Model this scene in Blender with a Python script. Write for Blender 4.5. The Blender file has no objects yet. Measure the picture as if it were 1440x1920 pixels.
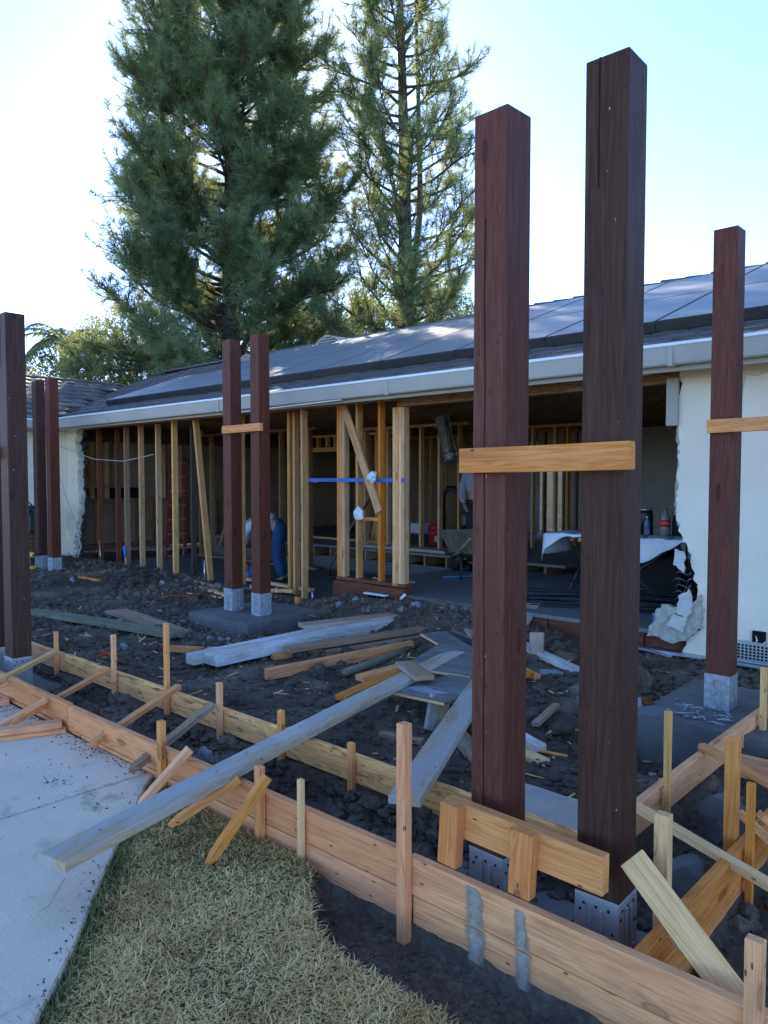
import bpy, bmesh, math, random
import numpy as np
from mathutils import Vector, Matrix
R = math.radians
scene = bpy.context.scene
col = scene.collection

# ------------------------------------------------------------------ camera
cam = bpy.data.cameras.new('camera')
cam.sensor_fit = 'VERTICAL'; cam.sensor_height = 24.0; cam.lens = 17.75
cam.clip_start = 0.05; cam.clip_end = 3000
camo = bpy.data.objects.new('camera', cam); col.objects.link(camo)
camo.location = (0, 0, 1.6); camo.rotation_euler = (R(90 - 2.55), 0, R(42.7))
scene.camera = camo
# ------------------------------------------------------------------ sky and sun
SUN_EL, SUN_AZ = R(25.8), R(51.0)          # azimuth from +Y towards -X
world = bpy.data.worlds.new('World'); scene.world = world; world.use_nodes = True
wn = world.node_tree.nodes; wn.clear()
wo = wn.new('ShaderNodeOutputWorld'); wb = wn.new('ShaderNodeBackground'); sk = wn.new('ShaderNodeTexSky')
sk.sky_type = 'NISHITA'; sk.sun_disc = False; sk.sun_elevation = SUN_EL; sk.sun_rotation = -SUN_AZ
sk.air_density = 0.5; sk.dust_density = 0.07; sk.ozone_density = 4.2; sk.altitude = 50
wb.inputs['Strength'].default_value = 0.15
world.node_tree.links.new(sk.outputs[0], wb.inputs[0]); world.node_tree.links.new(wb.outputs[0], wo.inputs[0])
sun = bpy.data.lights.new('sun', 'SUN'); sun.energy = 5.0; sun.angle = R(0.55); sun.color = (1, 0.9, 0.74)
suno = bpy.data.objects.new('sun', sun); col.objects.link(suno)
sd = Vector((-math.sin(SUN_AZ) * math.cos(SUN_EL), math.cos(SUN_AZ) * math.cos(SUN_EL), math.sin(SUN_EL)))
suno.rotation_euler = sd.to_track_quat('Z', 'Y').to_euler(); suno.location = sd * 60
vs = scene.view_settings
vs.view_transform = 'Standard'; vs.look = 'None'; vs.gamma = 1.0; vs.use_curve_mapping = False
vs.exposure = 2.3
scene.cycles.max_bounces = 8; scene.cycles.transparent_max_bounces = 8
scene.cycles.use_denoising = True

# ------------------------------------------------------------------ material helpers
def new_mat(name):
    m = bpy.data.materials.new(name); m.use_nodes = True
    nt = m.node_tree; b = nt.nodes['Principled BSDF']
    return m, nt, b
def nd(nt, t, **kw):
    n = nt.nodes.new('ShaderNode' + t)
    for k, v in kw.items():
        if k.startswith('i_'):
            n.inputs[k[2:].replace('_', ' ')].default_value = v
        else: setattr(n, k, v)
    return n
def ramp(nt, src, stops):
    r = nt.nodes.new('ShaderNodeValToRGB'); e = r.color_ramp.elements
    while len(e) > 1: e.remove(e[-1])
    e[0].position = stops[0][0]; e[0].color = (*stops[0][1], 1)
    for p, c in stops[1:]:
        x = e.new(p); x.color = (*c, 1)
    nt.links.new(src, r.inputs[0]); return r.outputs[0]
def mix(nt, fac, a, b, mode='MIX'):
    n = nt.nodes.new('ShaderNodeMix'); n.data_type = 'RGBA'; n.blend_type = mode
    for s, v in ((n.inputs['Factor'], fac), (n.inputs['A'], a), (n.inputs['B'], b)):
        if isinstance(v, (int, float)): s.default_value = v
        elif isinstance(v, tuple): s.default_value = (*v, 1)
        else: nt.links.new(v, s)
    return n.outputs['Result']
def mth(nt, op, a, b=None):
    n = nt.nodes.new('ShaderNodeMath'); n.operation = op
    for s, v in ((n.inputs[0], a), (n.inputs[1], b)):
        if v is None: continue
        if isinstance(v, (int, float)): s.default_value = v
        else: nt.links.new(v, s)
    return n.outputs[0]
def bump(nt, b, h, strength, dist):
    n = nt.nodes.new('ShaderNodeBump'); n.inputs['Strength'].default_value = strength; n.inputs['Distance'].default_value = dist
    nt.links.new(h, n.inputs['Height']); nt.links.new(n.outputs[0], b.inputs['Normal'])
def coords(nt, scale, space='Object', rand=0.0):
    tc = nt.nodes.new('ShaderNodeTexCoord'); mp = nt.nodes.new('ShaderNodeMapping')
    mp.inputs['Scale'].default_value = scale
    nt.links.new(tc.outputs[space], mp.inputs['Vector'])
    if rand:
        oi = nt.nodes.new('ShaderNodeObjectInfo'); v = nt.nodes.new('ShaderNodeCombineXYZ')
        m_ = mth(nt, 'MULTIPLY', oi.outputs['Random'], rand)
        nt.links.new(m_, v.inputs[0]); nt.links.new(m_, v.inputs[1]); nt.links.new(m_, v.inputs[2])
        nt.links.new(v.outputs[0], mp.inputs['Location'])
    return mp.outputs[0]
def noise(nt, vec, scale, detail=4, rough=.55, dist=0.0):
    n = nt.nodes.new('ShaderNodeTexNoise'); n.inputs['Scale'].default_value = scale; n.inputs['Detail'].default_value = detail
    n.inputs['Roughness'].default_value = rough; n.inputs['Distortion'].default_value = dist
    nt.links.new(vec, n.inputs['Vector']); return n.outputs['Fac']
def geo_pos(nt):
    return nt.nodes.new('ShaderNodeNewGeometry').outputs['Position']

def wood(name, dark, mid, light, rough=.7, knots=.5, stain=None, stain_amt=.0, specks=None, streak=None, hue=.12, mould=0.0, speck_lo=.74):
    """sawn timber: grain runs along the local X axis"""
    m, nt, b = new_mat(name)
    v1 = coords(nt, (1.1, 34, 34), rand=37.0)
    g1 = noise(nt, v1, 2.2, 6, .62, .35)
    v2 = coords(nt, (.6, 11, 11), rand=23.0)
    g2 = noise(nt, v2, 1.5, 2, .5, .9)
    rings = mth(nt, 'FRACT', mth(nt, 'MULTIPLY', g2, 9.0))
    rings = mth(nt, 'ABSOLUTE', mth(nt, 'SUBTRACT', mth(nt, 'MULTIPLY', rings, 2.0), 1.0))
    f = mth(nt, 'ADD', mth(nt, 'MULTIPLY', g1, .72), mth(nt, 'MULTIPLY', rings, .28))
    c = ramp(nt, f, [(.22, dark), (.5, mid), (.8, light)])
    # knots: scattered ovals, the same on every long face
    def flat(scale, rnd):
        sx_ = nt.nodes.new('ShaderNodeSeparateXYZ'); nt.links.new(coords(nt, scale, rand=rnd), sx_.inputs[0])
        cb = nt.nodes.new('ShaderNodeCombineXYZ'); nt.links.new(sx_.outputs[0], cb.inputs[0]); nt.links.new(mth(nt, 'ADD', sx_.outputs[1], sx_.outputs[2]), cb.inputs[1])
        vo = nt.nodes.new('ShaderNodeTexVoronoi'); vo.voronoi_dimensions = '2D'; vo.inputs['Scale'].default_value = 1.0; nt.links.new(cb.outputs[0], vo.inputs['Vector'])
        sp_ = nt.nodes.new('ShaderNodeSeparateXYZ'); nt.links.new(vo.outputs['Color'], sp_.inputs[0])
        return vo.outputs['Distance'], sp_.outputs[0]
    kdst, krnd = flat((2.2, 7.0, 7.0), 51.0)
    kn = mth(nt, 'MULTIPLY', ramp(nt, mth(nt, 'ADD', kdst, mth(nt, 'MULTIPLY', mth(nt, 'SUBTRACT', g1, .5), .08)), [(.0, (.85, .85, .85)), (.05, (.6, .6, .6)), (.085, (1, 1, 1)), (.11, (.25, .25, .25)), (.2, (0, 0, 0))]), mth(nt, 'GREATER_THAN', krnd, .62))
    kd = tuple(x * .32 for x in dark)
    c = mix(nt, mth(nt, 'MULTIPLY', kn, knots), c, kd)
    # fine dark pores and checks along the grain
    v5 = coords(nt, (3.0, 90, 90), rand=11.0)
    pr = ramp(nt, noise(nt, v5, 1.6, 3, .6), [(.33, (1, 1, 1)), (.47, (0, 0, 0))])
    c = mix(nt, mth(nt, 'MULTIPLY', pr, .26), c, tuple(x * .5 for x in dark))
    # handling dirt
    v6 = coords(nt, (2.0, 5, 5), rand=71.0)
    dt = ramp(nt, noise(nt, v6, 1.3, 5, .65), [(.52, (0, 0, 0)), (.68, (1, 1, 1))])
    c = mix(nt, mth(nt, 'MULTIPLY', dt, .5), c, tuple(x * .55 + .015 for x in mid))
    if mould:
        v7 = coords(nt, (3.2, 24, 24), rand=81.0)
        md = ramp(nt, noise(nt, v7, 1.6, 5, .7, .6), [(.52, (0, 0, 0)), (.64, (1, 1, 1))])
        c = mix(nt, mth(nt, 'MULTIPLY', md, mould), c, (.055, .045, .026))
    if stain is not None:
        v4 = coords(nt, (1.1, 6, 6), rand=61.0)
        st = ramp(nt, noise(nt, v4, 1.1, 5, .6, .3), [(.62 - stain_amt * .5, (0, 0, 0)), (.72 - stain_amt * .5, (1, 1, 1))])
        sv = coords(nt, (8, 40, 40), rand=13.0)
        sc = mix(nt, noise(nt, sv, 2, 4), tuple(x * .72 for x in stain), tuple(min(1, x * 1.22) for x in stain))
        c = mix(nt, mth(nt, 'MULTIPLY', st, .93), c, sc)
    if specks is not None:
        sv = coords(nt, (14, 30, 30), rand=17.0)
        sp = ramp(nt, noise(nt, sv, 2.2, 2), [(speck_lo, (0, 0, 0)), (speck_lo + .03, (1, 1, 1))])
        c = mix(nt, sp, c, specks)
    ndst, nrnd = flat((4.5, 13, 13), 29.0)
    c = mix(nt, mth(nt, 'MULTIPLY', mth(nt, 'MULTIPLY', ramp(nt, ndst, [(.035, (1, 1, 1)), (.055, (0, 0, 0))]), mth(nt, 'GREATER_THAN', nrnd, .6)), .85), c, (.03, .018, .012))
    oi = nt.nodes.new('ShaderNodeObjectInfo')
    hs = nt.nodes.new('ShaderNodeHueSaturation')
    hs.inputs['Hue'].default_value = .5
    nt.links.new(c, hs.inputs['Color'])
    nt.links.new(mth(nt, 'ADD', 1 - hue, mth(nt, 'MULTIPLY', oi.outputs['Random'], 2 * hue)), hs.inputs['Value'])
    nt.links.new(mth(nt, 'SUBTRACT', 1.08, mth(nt, 'MULTIPLY', oi.outputs['Random'], .2)), hs.inputs['Saturation'])
    nt.links.new(hs.outputs[0], b.inputs['Base Color'])
    b.inputs['Roughness'].default_value = rough; b.inputs['Specular IOR Level'].default_value = .12
    bump(nt, b, mth(nt, 'ADD', g1, mth(nt, 'MULTIPLY', pr, -.5)), .35, .004)
    return m

def plain(name, c, rough=.6, metal=0.0, var=.15, scale=8.0, spec=None, bumpd=0.0):
    m, nt, b = new_mat(name)
    v = coords(nt, (1, 1, 1), rand=19.0)
    n1 = noise(nt, v, scale, 5, .6)
    cc = ramp(nt, n1, [(.3, tuple(max(0, x * (1 - var)) for x in c)), (.7, tuple(min(1, x * (1 + var)) for x in c))])
    nt.links.new(cc, b.inputs['Base Color'])
    b.inputs['Roughness'].default_value = rough; b.inputs['Metallic'].default_value = metal
    if rough > .55: b.inputs['Specular IOR Level'].default_value = .12
    if bumpd: bump(nt, b, n1, .5, bumpd)
    return m

def leaf_mat(name, c1, c2, trans=.35, tcol=None):
    m = bpy.data.materials.new(name); m.use_nodes = True; nt = m.node_tree; nt.nodes.clear()
    out = nt.nodes.new('ShaderNodeOutputMaterial')
    v = geo_pos(nt)
    n = noise(nt, v, .9, 3); n2 = noise(nt, v, 7.0, 2)
    c = ramp(nt, mth(nt, 'ADD', mth(nt, 'MULTIPLY', n, .6), mth(nt, 'MULTIPLY', n2, .4)), [(.35, c1), (.65, c2)])
    d = nt.nodes.new('ShaderNodeBsdfDiffuse'); t = nt.nodes.new('ShaderNodeBsdfTranslucent'); ms = nt.nodes.new('ShaderNodeMixShader')
    g = nt.nodes.new('ShaderNodeBsdfGlossy'); g.inputs['Roughness'].default_value = .45; g.inputs['Color'].default_value = (.5, .5, .5, 1)
    m2 = nt.nodes.new('ShaderNodeMixShader'); m2.inputs[0].default_value = .06
    nt.links.new(c, d.inputs['Color'])
    if tcol: t.inputs['Color'].default_value = (*tcol, 1)
    else: nt.links.new(c, t.inputs['Color'])
    ms.inputs[0].default_value = trans
    nt.links.new(d.outputs[0], ms.inputs[1]); nt.links.new(t.outputs[0], ms.inputs[2])
    nt.links.new(ms.outputs[0], m2.inputs[1]); nt.links.new(g.outputs[0], m2.inputs[2])
    nt.links.new(m2.outputs[0], out.inputs[0])
    return m

M = {}
M['post'] = wood('stained_post', (0.071, 0.016, 0.007), (0.107, 0.025, 0.011), (0.149, 0.038, 0.017), rough=.5, knots=.75, specks=(.45, .38, .34), hue=.18, speck_lo=.755)
M['post_dark'] = wood('stained_post_brown', (0.045, 0.019, 0.012), (0.069, 0.029, 0.019), (0.096, 0.046, 0.031), rough=.55, knots=.7, specks=(.45, .4, .36), hue=.15, speck_lo=.75)
M['fir'] = wood('fir_lumber', (0.562, 0.199, 0.059), (0.767, 0.310, 0.101), (0.853, 0.389, 0.139), rough=.6, knots=.7)
M['fir_orange'] = wood('fir_orange', (0.540, 0.170, 0.047), (0.734, 0.265, 0.080), (0.821, 0.339, 0.112), rough=.6, knots=.8)
M['fir_pale'] = wood('fir_pale', (0.624, 0.303, 0.102), (0.790, 0.432, 0.166), (0.853, 0.519, 0.224), rough=.6, knots=.6)
M['fir_pink'] = wood('fir_pink', (0.540, 0.190, 0.068), (0.734, 0.297, 0.115), (0.821, 0.380, 0.160), rough=.65, knots=.5, stain=(.22, .2, .19), stain_amt=.0)
M['fir_mould'] = wood('fir_mouldy', (0.656, 0.242, 0.047), (0.876, 0.365, 0.081), (0.880, 0.464, 0.116), rough=.75, knots=.4, mould=.75)
M['stud'] = wood('stud_lumber', (0.410, 0.184, 0.068), (0.593, 0.296, 0.117), (0.707, 0.388, 0.171), rough=.7, knots=.6)
M['stud_old'] = wood('old_stud', (0.205, 0.097, 0.047), (0.331, 0.168, 0.083), (0.445, 0.240, 0.126), rough=.8, knots=.4)
M['red_old'] = wood('old_redwood', (0.120, 0.038, 0.018), (0.216, 0.071, 0.034), (0.312, 0.116, 0.059), rough=.85, knots=.3)
M['gray_board'] = wood('cement_coated_board', (0.330, 0.200, 0.104), (0.440, 0.300, 0.171), (0.550, 0.380, 0.225), rough=.85, knots=.2, stain=(.40, .355, .305), stain_amt=.42)
M['gray_side'] = wood('half_cemented_board', (.26, .15, .09), (.38, .24, .15), (.5, .34, .22), rough=.8, knots=.3, stain=(.38, .335, .285), stain_amt=.14)
M['white_board'] = wood('whitewashed_board', (0.242, 0.210, 0.180), (0.506, 0.450, 0.387), (0.660, 0.585, 0.504), rough=.8, knots=.15, stain=(.62, .605, .58), stain_amt=.25)
M['green_board'] = wood('mossy_board', (.12, .105, .06), (.2, .175, .11), (.3, .265, .18), rough=.85, knots=.2)
M['dark_board'] = wood('dark_wet_board', (.05, .04, .033), (.09, .07, .055), (.15, .115, .09), rough=.7, knots=.2)
M['ply'] = wood('cement_stained_plywood', (.10, .085, .07), (.17, .15, .13), (.26, .25, .23), rough=.75, knots=0, stain=(.3, .33, .35), stain_amt=.12)
M['beam'] = wood('rough_header', (.16, .085, .045), (.30, .175, .1), (.42, .27, .17), rough=.9, knots=.2, mould=.6)
M['galv'] = None
m, nt, b = new_mat('galvanised_steel')
v = coords(nt, (1, 1, 1), rand=9.0)
vo = nt.nodes.new('ShaderNodeTexVoronoi'); vo.inputs['Scale'].default_value = 70; nt.links.new(v, vo.inputs['Vector'])
sp = ramp(nt, vo.outputs['Color'], [(.2, (.40, .385, .36)), (.8, (.44, .425, .40))])
cs = ramp(nt, noise(nt, v, 14, 5, .65), [(.6, (0, 0, 0)), (.75, (1, 1, 1))])
nt.links.new(mix(nt, mth(nt, 'MULTIPLY', cs, .7), sp, (.36, .365, .365)), b.inputs['Base Color'])
nt.links.new(ramp(nt, cs, [(0, (.38,) * 3), (1, (.85,) * 3)]), b.inputs['Roughness'])
nt.links.new(mth(nt, 'SUBTRACT', .2, mth(nt, 'MULTIPLY', cs, .18)), b.inputs['Metallic'])
M['galv'] = m
M['galv_old'] = plain('cement_splashed_steel', (.32, .335, .345), .7, .25, .35, 26, bumpd=.004)
M['hole'] = plain('dark_hole', (.012, .012, .012), .9)
M['steel'] = plain('steel_screw', (.5, .5, .5), .3, .9)
M['rust'] = plain('rusty_nail', (.2, .14, .1), .6, .6)

def concrete(name, c, scale=1.0, blot=.25, stain=(.16, .14, .12), stain_amt=.5, rough=.85, pebble=0.0):
    m, nt, b = new_mat(name); v = geo_pos(nt)
    n1 = noise(nt, v, 1.1 * scale, 7, .62); n2 = noise(nt, v, 45 * scale, 3, .6); n3 = noise(nt, v, 3.3 * scale, 6, .7, .4)
    a = ramp(nt, mth(nt, 'ADD', mth(nt, 'MULTIPLY', n1, .6), mth(nt, 'MULTIPLY', n2, .4)),
             [(.3, tuple(x * (1 - blot) for x in c)), (.7, tuple(min(1, x * (1 + blot)) for x in c))])
    s = ramp(nt, n3, [(.58, (0, 0, 0)), (.72, (1, 1, 1))])
    nt.links.new(mix(nt, mth(nt, 'MULTIPLY', s, stain_amt), a, stain), b.inputs['Base Color'])
    b.inputs['Roughness'].default_value = rough; b.inputs['Specular IOR Level'].default_value = .12
    bump(nt, b, mth(nt, 'ADD', n2, mth(nt, 'MULTIPLY', n3, .6)), .35, .006)
    return m
M['walk'] = concrete('broom_finished_concrete', (.72, .56, .41), 1.6, .17, (.42, .31, .21), .75)
nt = M['walk'].node_tree; b = nt.nodes['Principled BSDF']; mp = nt.nodes.new('ShaderNodeMapping'); mp.inputs['Scale'].default_value = (3, 140, 1)
nt.links.new(geo_pos(nt), mp.inputs['Vector']); br_ = noise(nt, mp.outputs[0], 1.0, 3, .6)
mud = ramp(nt, noise(nt, geo_pos(nt), 5.5, 6, .72, .8), [(.56, (0, 0, 0)), (.66, (1, 1, 1))]); big = ramp(nt, noise(nt, geo_pos(nt), .9, 3, .5), [(.45, (0, 0, 0)), (.65, (1, 1, 1))])
old = b.inputs['Base Color'].links[0].from_socket
nt.links.new(mix(nt, mth(nt, 'MULTIPLY', mth(nt, 'MULTIPLY', mud, big), .75), mix(nt, mth(nt, 'MULTIPLY', br_, .22), old, (.30, .24, .19)), (.17, .13, .095)), b.inputs['Base Color'])
bump(nt, b, br_, .5, .004)
M['pad'] = concrete('fresh_footing_concrete', (.15, .142, .13), 2.5, .35, (.24, .225, .2), .4)
M['pad_edge'] = concrete('wet_cement', (.4, .345, .285), 4, .25, (.2, .18, .155), .4, rough=.7)
m, nt, b = new_mat('thin_cement_wash'); v = coords(nt, (1, 1, 1)); nv = noise(nt, v, 26, 5, .7)
tcs = nt.nodes.new('ShaderNodeTexCoord'); sxs = nt.nodes.new('ShaderNodeSeparateXYZ'); nt.links.new(tcs.outputs['Generated'], sxs.inputs[0])
edge_ = mth(nt, 'SUBTRACT', 1.0, mth(nt, 'MULTIPLY', mth(nt, 'ABSOLUTE', mth(nt, 'SUBTRACT', sxs.outputs[0], .5)), 2.0))
a_ = mth(nt, 'ADD', mth(nt, 'MULTIPLY', edge_, .9), mth(nt, 'SUBTRACT', nv, .62))
nt.links.new(ramp(nt, a_, [(.15, (0, 0, 0)), (.6, (.9, .9, .9))]), b.inputs['Alpha'])
nt.links.new(ramp(nt, nv, [(.3, (.31, .25, .185)), (.7, (.44, .365, .28))]), b.inputs['Base Color']); b.inputs['Roughness'].default_value = .9; b.inputs['Specular IOR Level'].default_value = .1
M['cement_wash'] = m
M['stem'] = concrete('old_foundation_concrete', (.13, .125, .115), 1.5, .3, (.22, .21, .19), .4)
M['floor'] = concrete('dusty_subfloor', (.19, .175, .155), 1.2, .18, (.1, .09, .08), .3)
M['stucco'] = None
m, nt, b = new_mat('white_stucco'); v = geo_pos(nt)
n1 = noise(nt, v, 60, 4, .65); n2 = noise(nt, v, 1.5, 6, .6)
a = ramp(nt, n2, [(.3, (.78, .66, .5)), (.7, (.86, .75, .59))])
sx = nt.nodes.new('ShaderNodeSeparateXYZ'); nt.links.new(v, sx.inputs[0])
spl = ramp(nt, noise(nt, v, 28, 3, .6), [(.655, (0, 0, 0)), (.69, (1, 1, 1))])
low = ramp(nt, sx.outputs[2], [(.1, (1, 1, 1)), (1.0, (.08, .08, .08))])   # mud splash near the soil
nt.links.new(mix(nt, mth(nt, 'MULTIPLY', spl, low), a, (.2, .19, .18)), b.inputs['Base Color'])
b.inputs['Roughness'].default_value = .9; b.inputs['Specular IOR Level'].default_value = .1; bump(nt, b, n1, .5, .01); M['stucco'] = m
M['plaster'] = plain('torn_plaster', (.42, .38, .31), .95, 0, .3, 16, bumpd=.02)
M['plaster_w'] = plain('plaster_white', (.55, .52, .47), .9, 0, .08, 20)
M['paper'] = plain('building_paper', (.03, .028, .026), .9, 0, .4, 14, bumpd=.01)
M['kraft'] = plain('drywall_backing', (.27, .185, .115), .9, 0, .2, 1.6)
M['drywall'] = plain('old_drywall', (.42, .38, .32), .9, 0, .15, 1.6)
M['fascia'] = plain('gray_painted_gutter', (.40, .36, .305), .65, 0, .06, 2.0)
M['drip'] = plain('white_drip_edge', (.74, .74, .73), .5, 0, .05, 4)
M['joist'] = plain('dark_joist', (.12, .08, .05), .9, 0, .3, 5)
M['tape'] = plain('blue_tape', (.02, .12, .4), .5, 0, .05, 8)
M['black'] = plain('black_plastic', (.015, .015, .016), .45, 0, .2, 9)
M['rebar'] = plain('dark_steel_rod', (.035, .036, .04), .5, .5, .3, 20)
M['white_plastic'] = plain('white_plastic', (.7, .7, .69), .5, 0, .06, 9)
M['cable'] = plain('pale_cable', (.55, .53, .48), .6, 0, .1, 9)
M['foil'] = plain('foil_duct', (.55, .54, .52), .28, .9, .3, 30, bumpd=.03)
M['red_pl'] = plain('red_bucket_plastic', (.52, .03, .025), .45, 0, .1, 6)
M['yellow'] = plain('yellow_tool_plastic', (.65, .38, .03), .5, 0, .1, 9)
M['blue_grip'] = plain('blue_grip', (.02, .2, .55), .5, 0, .1, 9)
M['green_pl'] = plain('dark_green_machine', (.02, .035, .03), .5, 0, .2, 9)
M['iron'] = plain('rammer_bellows', (.12, .05, .035), .6, 0, .3, 20)
M['ladder_red'] = plain('red_fibreglass', (.3, .045, .03), .5, 0, .1, 8)
M['alu'] = plain('aluminium', (.55, .55, .54), .4, .8, .1, 20)
M['orange'] = plain('orange_fabric', (.6, .1, .04), .8, 0, .1, 12)
M['brick'] = wood('red_rim_board', (.085, .028, .016), (.16, .055, .032), (.23, .095, .06), rough=.9, knots=.3, stain=(.16, .13, .11), stain_amt=-.05)
M['skin'] = plain('skin', (.36, .19, .12), .55, 0, .08, 12)
M['jeans'] = plain('blue_denim', (.025, .065, .15), .85, 0, .25, 40)
M['shirt'] = plain('pale_shirt', (.5, .53, .58), .85, 0, .1, 20)
M['dark_cloth'] = plain('dark_trousers', (.025, .028, .035), .85, 0, .2, 20)
M['hair'] = plain('dark_hair', (.02, .014, .01), .6, 0, .2, 30)
M['leather'] = plain('tool_belt', (.03, .034, .04), .7, 0, .3, 30)
M['cloth_w'] = plain('white_table_sheet', (.66, .66, .68), .8, 0, .06, 12)
M['chip'] = concrete('concrete_rubble', (.22, .225, .23), 6, .3, (.12, .12, .12), .3)

def dirtmat(name, a, c, d):
    m, nt, b = new_mat(name); v = geo_pos(nt)
    n1 = noise(nt, v, 3.0, 7, .68); n2 = noise(nt, v, 38, 5, .7); n3 = noise(nt, v, .8, 4, .5)
    cc = ramp(nt, mth(nt, 'ADD', mth(nt, 'MULTIPLY', n1, .45), mth(nt, 'MULTIPLY', n2, .55)), [(.32, a), (.52, c), (.72, d)])
    pal = ramp(nt, noise(nt, v, 120, 2, .5), [(.70, (0, 0, 0)), (.74, (1, 1, 1))])
    cc = mix(nt, mth(nt, 'MULTIPLY', pal, .7), cc, (.24, .23, .22))
    cc = mix(nt, mth(nt, 'MULTIPLY', ramp(nt, n3, [(.38, (0, 0, 0)), (.6, (1, 1, 1))]), .6), cc, tuple(x * .5 for x in c))
    cr = ramp(nt, noise(nt, v, 1.7, 6, .6, .5), [(.55, (0, 0, 0)), (.68, (1, 1, 1))])
    cc = mix(nt, mth(nt, 'MULTIPLY', cr, .55), cc, tuple(x * 2.1 for x in c))
    nt.links.new(cc, b.inputs['Base Color']); b.inputs['Roughness'].default_value = .95; b.inputs['Specular IOR Level'].default_value = .06
    bump(nt, b, mth(nt, 'ADD', n2, n1), .8, .02)
    return m
M['dirt'] = dirtmat('dark_soil', (.055, .04, .028), (.14, .103, .075), (.31, .235, .175))
M['clod'] = dirtmat('soil_clod', (.06, .044, .032), (.145, .108, .08), (.32, .245, .185))

# ------------------------------------------------------------------ object helpers
WM = {}                                   # world matrices as built
def reg(o, Mw, parent=None):
    WM[o.name] = Mw
    if parent is not None:
        o.parent = parent; o.matrix_basis = WM[parent.name].inverted() @ Mw
    else: o.matrix_basis = Mw
    return o
def tag(o, label=None, cat=None, group=None, kind=None):
    if label: o['label'] = label
    if cat: o['category'] = cat
    if group: o['group'] = group
    if kind: o['kind'] = kind
    return o
def empty(name, loc, label=None, cat=None, group=None, rz=0.0, kind=None):
    o = bpy.data.objects.new(name, None); col.objects.link(o); o.empty_display_size = .1
    reg(o, Matrix.Translation(loc) @ Matrix.Rotation(rz, 4, 'Z'))
    return tag(o, label, cat, group, kind)
def link(name, me, mat, Mw, parent=None):
    o = bpy.data.objects.new(name, me); col.objects.link(o)
    if mat is not None and not me.materials: me.materials.append(M[mat] if isinstance(mat, str) else mat)
    return reg(o, Mw, parent)
_bc = {}
def box_mesh(L, w, t, mat, bev=.0025, point=0, seed=None, segs=1):
    key = (round(L, 3), round(w, 3), round(t, 3), mat, bev, point, seed)
    if key in _bc: return _bc[key]
    bm = bmesh.new(); bmesh.ops.create_cube(bm, size=1)
    for vv in bm.verts: vv.co = Vector((vv.co.x * L, vv.co.y * w, vv.co.z * t))
    if point:                               # sharpened end at +X
        for vv in bm.verts:
            if vv.co.x > 0: vv.co.y *= .22; vv.co.z *= .6
        es = [e for e in bm.edges if abs(e.verts[0].co.x - e.verts[1].co.x) > L * .5]
        r = bmesh.ops.bisect_plane(bm, geom=bm.verts[:] + bm.edges[:] + bm.faces[:], plane_co=(L / 2 - point, 0, 0), plane_no=(1, 0, 0))
        for vv in bm.verts:
            if abs(vv.co.x - (L / 2 - point)) < 1e-4:
                vv.co.y = math.copysign(w / 2, vv.co.y); vv.co.z = math.copysign(t / 2, vv.co.z)
    elif L > .5 and seed is not None:       # slight warp
        n = max(2, int(L / .35))
        for k in range(1, n):
            bmesh.ops.bisect_plane(bm, geom=bm.verts[:] + bm.edges[:] + bm.faces[:], plane_co=(-L / 2 + L * k / n, 0, 0), plane_no=(1, 0, 0))
        rr = random.Random(seed); a1, a2 = rr.uniform(-.004, .004) * L, rr.uniform(-.004, .004) * L; ph = rr.uniform(0, 6)
        for vv in bm.verts:
            s = vv.co.x / L
            vv.co.y += a1 * math.sin(3.1 * s + ph); vv.co.z += a2 * math.sin(2.6 * s + ph * 1.7)
    if bev:
        es = [e for e in bm.edges if len(e.link_faces) == 2 and e.calc_face_angle(0) > .5]
        bmesh.ops.bevel(bm, geom=es, offset=min(bev, t * .3, w * .3), segments=segs, affect='EDGES', profile=.6)
    me = bpy.data.meshes.new('board'); bm.to_mesh(me); bm.free()
    me.materials.append(M[mat]); _bc[key] = me
    return me
def frame(A, B, up=(0, 0, 1), roll=0.0):
    A, B = Vector(A), Vector(B); x = (B - A); L = x.length; x.normalize()
    u = Vector(up)
    if abs(x.dot(u)) > .98: u = Vector((0, 1, 0))
    y = u.cross(x).normalized(); z = x.cross(y)
    m = Matrix((x, y, z)).transposed().to_4x4(); m.translation = (A + B) / 2
    return L, m @ Matrix.Rotation(roll, 4, 'X')
_seed = [0]
def board(name, A, B, w, t, mat, label=None, cat='board', group=None, parent=None, up=(0, 0, 1), roll=0.0, bev=.0025, point=0, warp=True):
    """timber from A to B; w across, t along 'up'"""
    L, m = frame(A, B, up, roll)
    _seed[0] += 1
    me = box_mesh(L, w, t, mat, bev, point, _seed[0] if (warp and not point and L > .5 and parent is None) else None)
    o = link(name, me, None, m, parent)
    if label: tag(o, label, cat, group)
    return o
def bx(name, x0, x1, y0, y1, z0, z1, mat, parent=None, bev=.002):
    """axis aligned block; the longest side is local X"""
    c = Vector(((x0 + x1) / 2, (y0 + y1) / 2, (z0 + z1) / 2)); d = (x1 - x0, y1 - y0, z1 - z0)
    k = max(range(3), key=lambda i: d[i]); ax = Vector([(1 if i == k else 0) for i in range(3)])
    A, B = c - ax * d[k] / 2, c + ax * d[k] / 2
    if k == 0: return board(name, A, B, d[1], d[2], mat, parent=parent, bev=bev, warp=False)
    if k == 1: return board(name, A, B, d[0], d[2], mat, parent=parent, bev=bev, warp=False)
    return board(name, A, B, d[0], d[1], mat, parent=parent, up=(0, 1, 0), bev=bev, warp=False)
def raw(name, verts, faces, mat, parent=None, smooth=False, Mw=None):
    me = bpy.data.meshes.new(name); me.from_pydata([tuple(v) for v in verts], [], faces); me.update()
    if smooth: me.polygons.foreach_set('use_smooth', [True] * len(me.polygons))
    return link(name, me, mat, Mw or Matrix.Identity(4), parent)
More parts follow.
